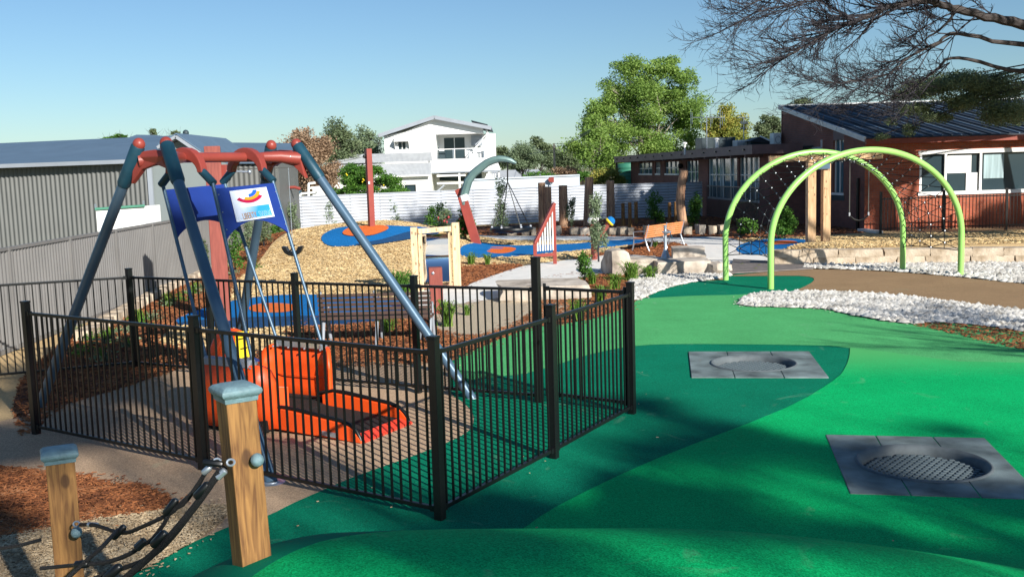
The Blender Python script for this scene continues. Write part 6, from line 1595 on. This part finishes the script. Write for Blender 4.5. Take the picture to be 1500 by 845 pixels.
# ---------------------------------------------------------------- the big bare tree reaching in from the right
bt = thing('bare_tree', V(20.5,33,0), 'large bare tree with fine twiggy branches overhanging from the right', 'tree')
rb = random.Random(11); TW = MB(); BR = MB()
def branch(p, d, L, r, lvl, mb):
    n = 4 if lvl < 2 else 3; pts = [p]; q = p.copy(); dd = d.normalized()
    for i in range(n):
        dd = (dd + V(rb.uniform(-1,1),rb.uniform(-1,1),rb.uniform(-1,1))*.22 + V(0,0,.05 if lvl > 1 else -.02)).normalized()
        q = q + dd*(L/n); pts.append(q.copy())
    rad = [r*(1-.55*i/n) for i in range(n+1)]; (BR if lvl < 2 else TW).tube(pts, rad, 5 if lvl < 2 else 3, caps=False)
    if lvl >= 4: return
    k = (0, 7, 7, 5)[lvl] if lvl else 7
    for j in range(k):
        t = rb.uniform(.22,1); i = min(n-1, int(t*n)); s_ = pts[i].lerp(pts[i+1], t*n-i)
        ax = V(rb.uniform(-1,1),rb.uniform(-1,1),rb.uniform(-.8,.9)); nd = (dd*1.0 + ax*.85).normalized()
        branch(s_, nd, L*rb.uniform(.34,.52), max(.006, r*.5), lvl+1, mb)
mains = [
 [(1660,20,21,.17),(1540,40,20.8,.15),(1470,30,20.6,.12),(1404,15,20.4,.10),(1368,3,20.2,.085),(1338,3,20,.075),(1302,10,19.8,.065),(1271,24,19.6,.055),(1244,34,19.4,.045),(1217,47,19.2,.038),(1190,62,19,.03),(1150,84,18.8,.02),(1118,92,18.6,.010)],
 [(1338,3,20,.06),(1310,-10,19.8,.05),(1260,-14,19.5,.045),(1200,0,19.2,.035),(1150,8,19,.025),(1105,20,18.8,.018),(1075,38,18.6,.008)],
 [(1650,60,21,.15),(1500,66,20.5,.10),(1404,50,20,.07),(1368,66,19.8,.06),(1330,86,19.6,.045),(1300,108,19.4,.035),(1262,118,19.2,.028),(1215,120,19,.02),(1165,112,18.8,.008)],
 [(1640,90,21.5,.14),(1500,104,21,.09),(1404,84,20.7,.06),(1372,104,20.4,.05),(1345,122,20.2,.04),(1316,140,20,.03),(1280,136,19.8,.022),(1245,128,19.6,.012),(1215,122,19.4,.006)],
 [(1640,150,22,.12),(1500,150,21.5,.07),(1404,146,21,.05),(1378,165,20.8,.03),(1340,185,20.6,.02),(1310,212,20.4,.008)],
 [(1590,-60,20,.16),(1480,-70,19.6,.12),(1380,-50,19.2,.09),(1290,-40,19,.06),(1210,-30,18.8,.04),(1140,-10,18.6,.02),(1090,10,18.4,.008)],
 [(1404,15,20.4,.06),(1380,40,20.6,.045),(1350,62,20.8,.03),(1322,84,21,.02),(1290,96,21.2,.008)],
]
SC = 1.6
mains = [[(x, y, Y*SC, r*SC*(.8 if j in (0,5) else .5)) for x, y, Y, r in ml] for j, ml in enumerate(mains) if j != 4]
for mi, ml in enumerate(mains):
    pts = [at(x,y,Y) for x,y,Y,r in ml]; sp_ = []; sr_ = []
    for i in range(len(pts)-1):
        p0, p1, p2_, p3 = pts[max(0,i-1)], pts[i], pts[i+1], pts[min(len(pts)-1,i+2)]
        for k in range(5):
            t = k/5; sp_.append(.5*((2*p1)+(-p0+p2_)*t+(2*p0-5*p1+4*p2_-p3)*t*t+(-p0+3*p1-3*p2_+p3)*t**3) + V(rb.uniform(-1,1),rb.uniform(-1,1),rb.uniform(-1,1))*.03); sr_.append((ml[i][3]*(1-t)+ml[i+1][3]*t)*rb.uniform(.93,1.07))
    BR.tube(sp_+[pts[-1]], sr_+[ml[-1][3]], 8, caps=False)
    for i in range(2, len(pts)-1):
        d0 = (pts[i+1]-pts[i]).normalized(); r0 = ml[i][3]
        for k in range(7 if i > 2 else 4):
            s_ = pts[i].lerp(pts[i+1], rb.random()); ax = V(rb.uniform(-.8,.5),rb.uniform(-1,1),rb.uniform(-1,.9))
            branch(s_, d0*.9+ax*.8, SC*rb.uniform(.7,1.45)*(.7+.4*(1-i/len(pts))), min(.035, r0*.4+.006), 2, TW)
def pts_next(ml): x,y,Y,r = ml[1]; return at(x,y,Y)
trk = [V(20.5,33.2,0), V(20.4,33.1,2), V(20.2,33,4), V(20.0,33,6), V(19.8,32.8,8), V(19.5,32.6,10)]
BR.tube(trk, [.5,.42,.38,.34,.28,.2], 12)
for ml in mains:
    x,y,Y,r = ml[0]
    if x > 1500: e = at(x,y,Y); d_ = (e-pts_next(ml)).normalized()*1.2; a0 = trk[3 if y > 60 else 4]; cpt = e+d_; BR.tube([(a0*(1-t)**2 + cpt*2*t*(1-t) + e*t*t) for t in [k/8 for k in range(9)]], [.25+(r-.25)*k/8 for k in range(9)], 8)
for k in range(22):   # side of the crown away from the playground
    a = rb.uniform(-.9, 1.6); d = V(math.cos(a), math.sin(a)*.9, rb.uniform(.2,1)); branch(trk[5], d, rb.uniform(3,5), .11, 1, TW)
BR.build('trunk', M['bark'], bt, True); TW.build('twigs', M['twig'], bt)
print('twig faces', len(TW.f))
b2 = thing('bare_tree', V(17,4,0), 'bare tree standing outside the view on the right, nearest the camera', 'tree')
keep = (BR, TW); BR = MB(); TW = MB()
BR.tube([V(17,4,0),V(16.6,4.3,3),V(15.5,5,4.6)], [.26,.2,.14], 10)
for e, zz_ in (((12.6,6.2),5.0),((13.6,8.0),5.4),((14.8,7.6),5.2)):
    e = V(e[0], e[1], zz_); BR.tube([V(16.6,4.3,3), V(15.5,5,4.6).lerp(e,.5), e], [.12,.08,.03], 6)
    for k in range(7): branch(V(15.5,5,4.6).lerp(e, rb.uniform(.3,1)), (e-V(16,4.6,4.2)).normalized()+V(rb.uniform(-1,1),rb.uniform(-1,1),rb.uniform(-.4,.5))*.6, rb.uniform(1,1.9), .03, 2, TW)
BR.build('trunk', M['bark'], b2, True); TW.build('twigs', M['twig'], b2)
# leafy evergreen bough below the bare branches
r = np.random.default_rng(31); C = []; R = []
for (cx,cy,rx,ry) in ((1350,132,30,14),(1385,122,34,14),(1404,150,30,12),(1340,158,24,10),(1450,130,50,22),(1320,140,16,8),(1372,170,22,8),(1470,165,40,18),(1335,190,12,10),(1306,178,8,6),(1292,200,10,6)):
    for k in range(11):
        q = at(cx+rb.uniform(-1,1)*rx*.7, cy+rb.uniform(-1,1)*ry*.7, 36+rb.uniform(-1,1)); C.append(tuple(q)); s_ = rx/FPX*36*.34; R.append((s_,s_,s_*.5))
et = thing('evergreen_tree', V(23,36.5,0), 'olive green feathery evergreen bough hanging below the bare branches at the right', 'tree')
quads_mesh('crown', leaf_quads(C,R,34000,.15,r,shell=.1,aspect=.22,gs=.8), M['leafB'], et)
mb = MB(); hub = V(22.5,36.5,5.6); mb.tube([V(23,36.5,0),V(23,36.5,3),hub],[.25,.2,.12],10)
for c in C[::5]: mb.tube([hub, hub.lerp(Vector(c),.5)+V(0,.3,.5), Vector(c)], [.04,.025,.008], 5)
mb.build('trunk', M['bark'], et, True)

# gum trees behind the camera: their shade lies over the foreground as in the photograph
def gum(pos, h_, blobs, n, label, seed):
    rg = random.Random(seed); r = np.random.default_rng(seed); th = thing('gum_tree', pos, label, 'tree'); C = []; R = []
    for (x,y,z,s_) in blobs:
        for k in range(7): C.append((pos.x+x+rg.uniform(-1,1)*s_*.7, pos.y+y+rg.uniform(-1,1)*s_*.7, z+rg.uniform(-1,1)*s_*.35)); R.append((s_*.5,s_*.5,s_*.22))
    quads_mesh('crown', leaf_quads(C,R,n,.28,r,shell=.2,aspect=.35), M['leafB'], th)
    mb = MB(); limbs(pos, pos+V(0,0,h_*.75), [Vector(c) for c in C[::3]], .42, mb, rg); mb.build('trunk', M['palebark'], th, True)
SH = SD*1/math.tan(ELEV)      # horizontal offset towards the sun per metre of height
def above(gx_, gy_, z): return V(gx_+SH.x*z, gy_+SH.y*z, z)
def gum_over(spots, base, label, seed, n):
    bl = []
    for (gx_, gy_, z, s_) in spots:
        p = above(gx_, gy_, z); bl.append((p.x-base.x, p.y-base.y, z, s_))
    gum(base, max(s[2] for s in spots), bl, n, label, seed)
gum_over([(0.1,7.5,14,.8),(1.3,7.5,13,.7),(2.5,6.7,13,.7),(1.1,8.7,13,.45),(3.7,6.2,15,.8),(5.0,6.0,14,.7),(-1.7,6.9,14,.45),(4.3,7.9,14,.45),(6.2,6.8,14,.7),(.4,5.0,13,.35),(2.6,4.7,13,.4)], V(24,-29,0), 'tall gum tree behind the viewer that shades the foreground', 51, 17000)
gum_over([(2.2,10.4,18,.6),(3.3,9.4,17,.5),(1.3,9.9,17,.35),(1.6,12.0,18,.35),(-5.6,11.2,17,1.0),(-6.8,15,18,1.3),(4.4,10.6,18,.3),(-4.9,13.2,18,.5),(-4.6,8.4,16,.4)], V(30,-34,0), 'second tall gum tree behind the viewer', 52, 9000)
gum_over([(6.5,50,13,1.8),(11,44,12,2.2),(13,38.6,11,1.1),(17.5,39.2,12,1.3),(20,40,12,1.4),(9,56,12,2.5),(3.0,52,13,1.8),(-1.5,51,13,1.2),(-4.5,51,12,.6),(-3.2,51.5,14,2.0),(0.4,52,14,2.2),(-.6,50.5,11,1.0),(3.6,51.5,14,2.0),(5.5,53,13,1.6)], V(34,10,0), 'broad tree to the right of the view that shades the brick building', 53, 46000)
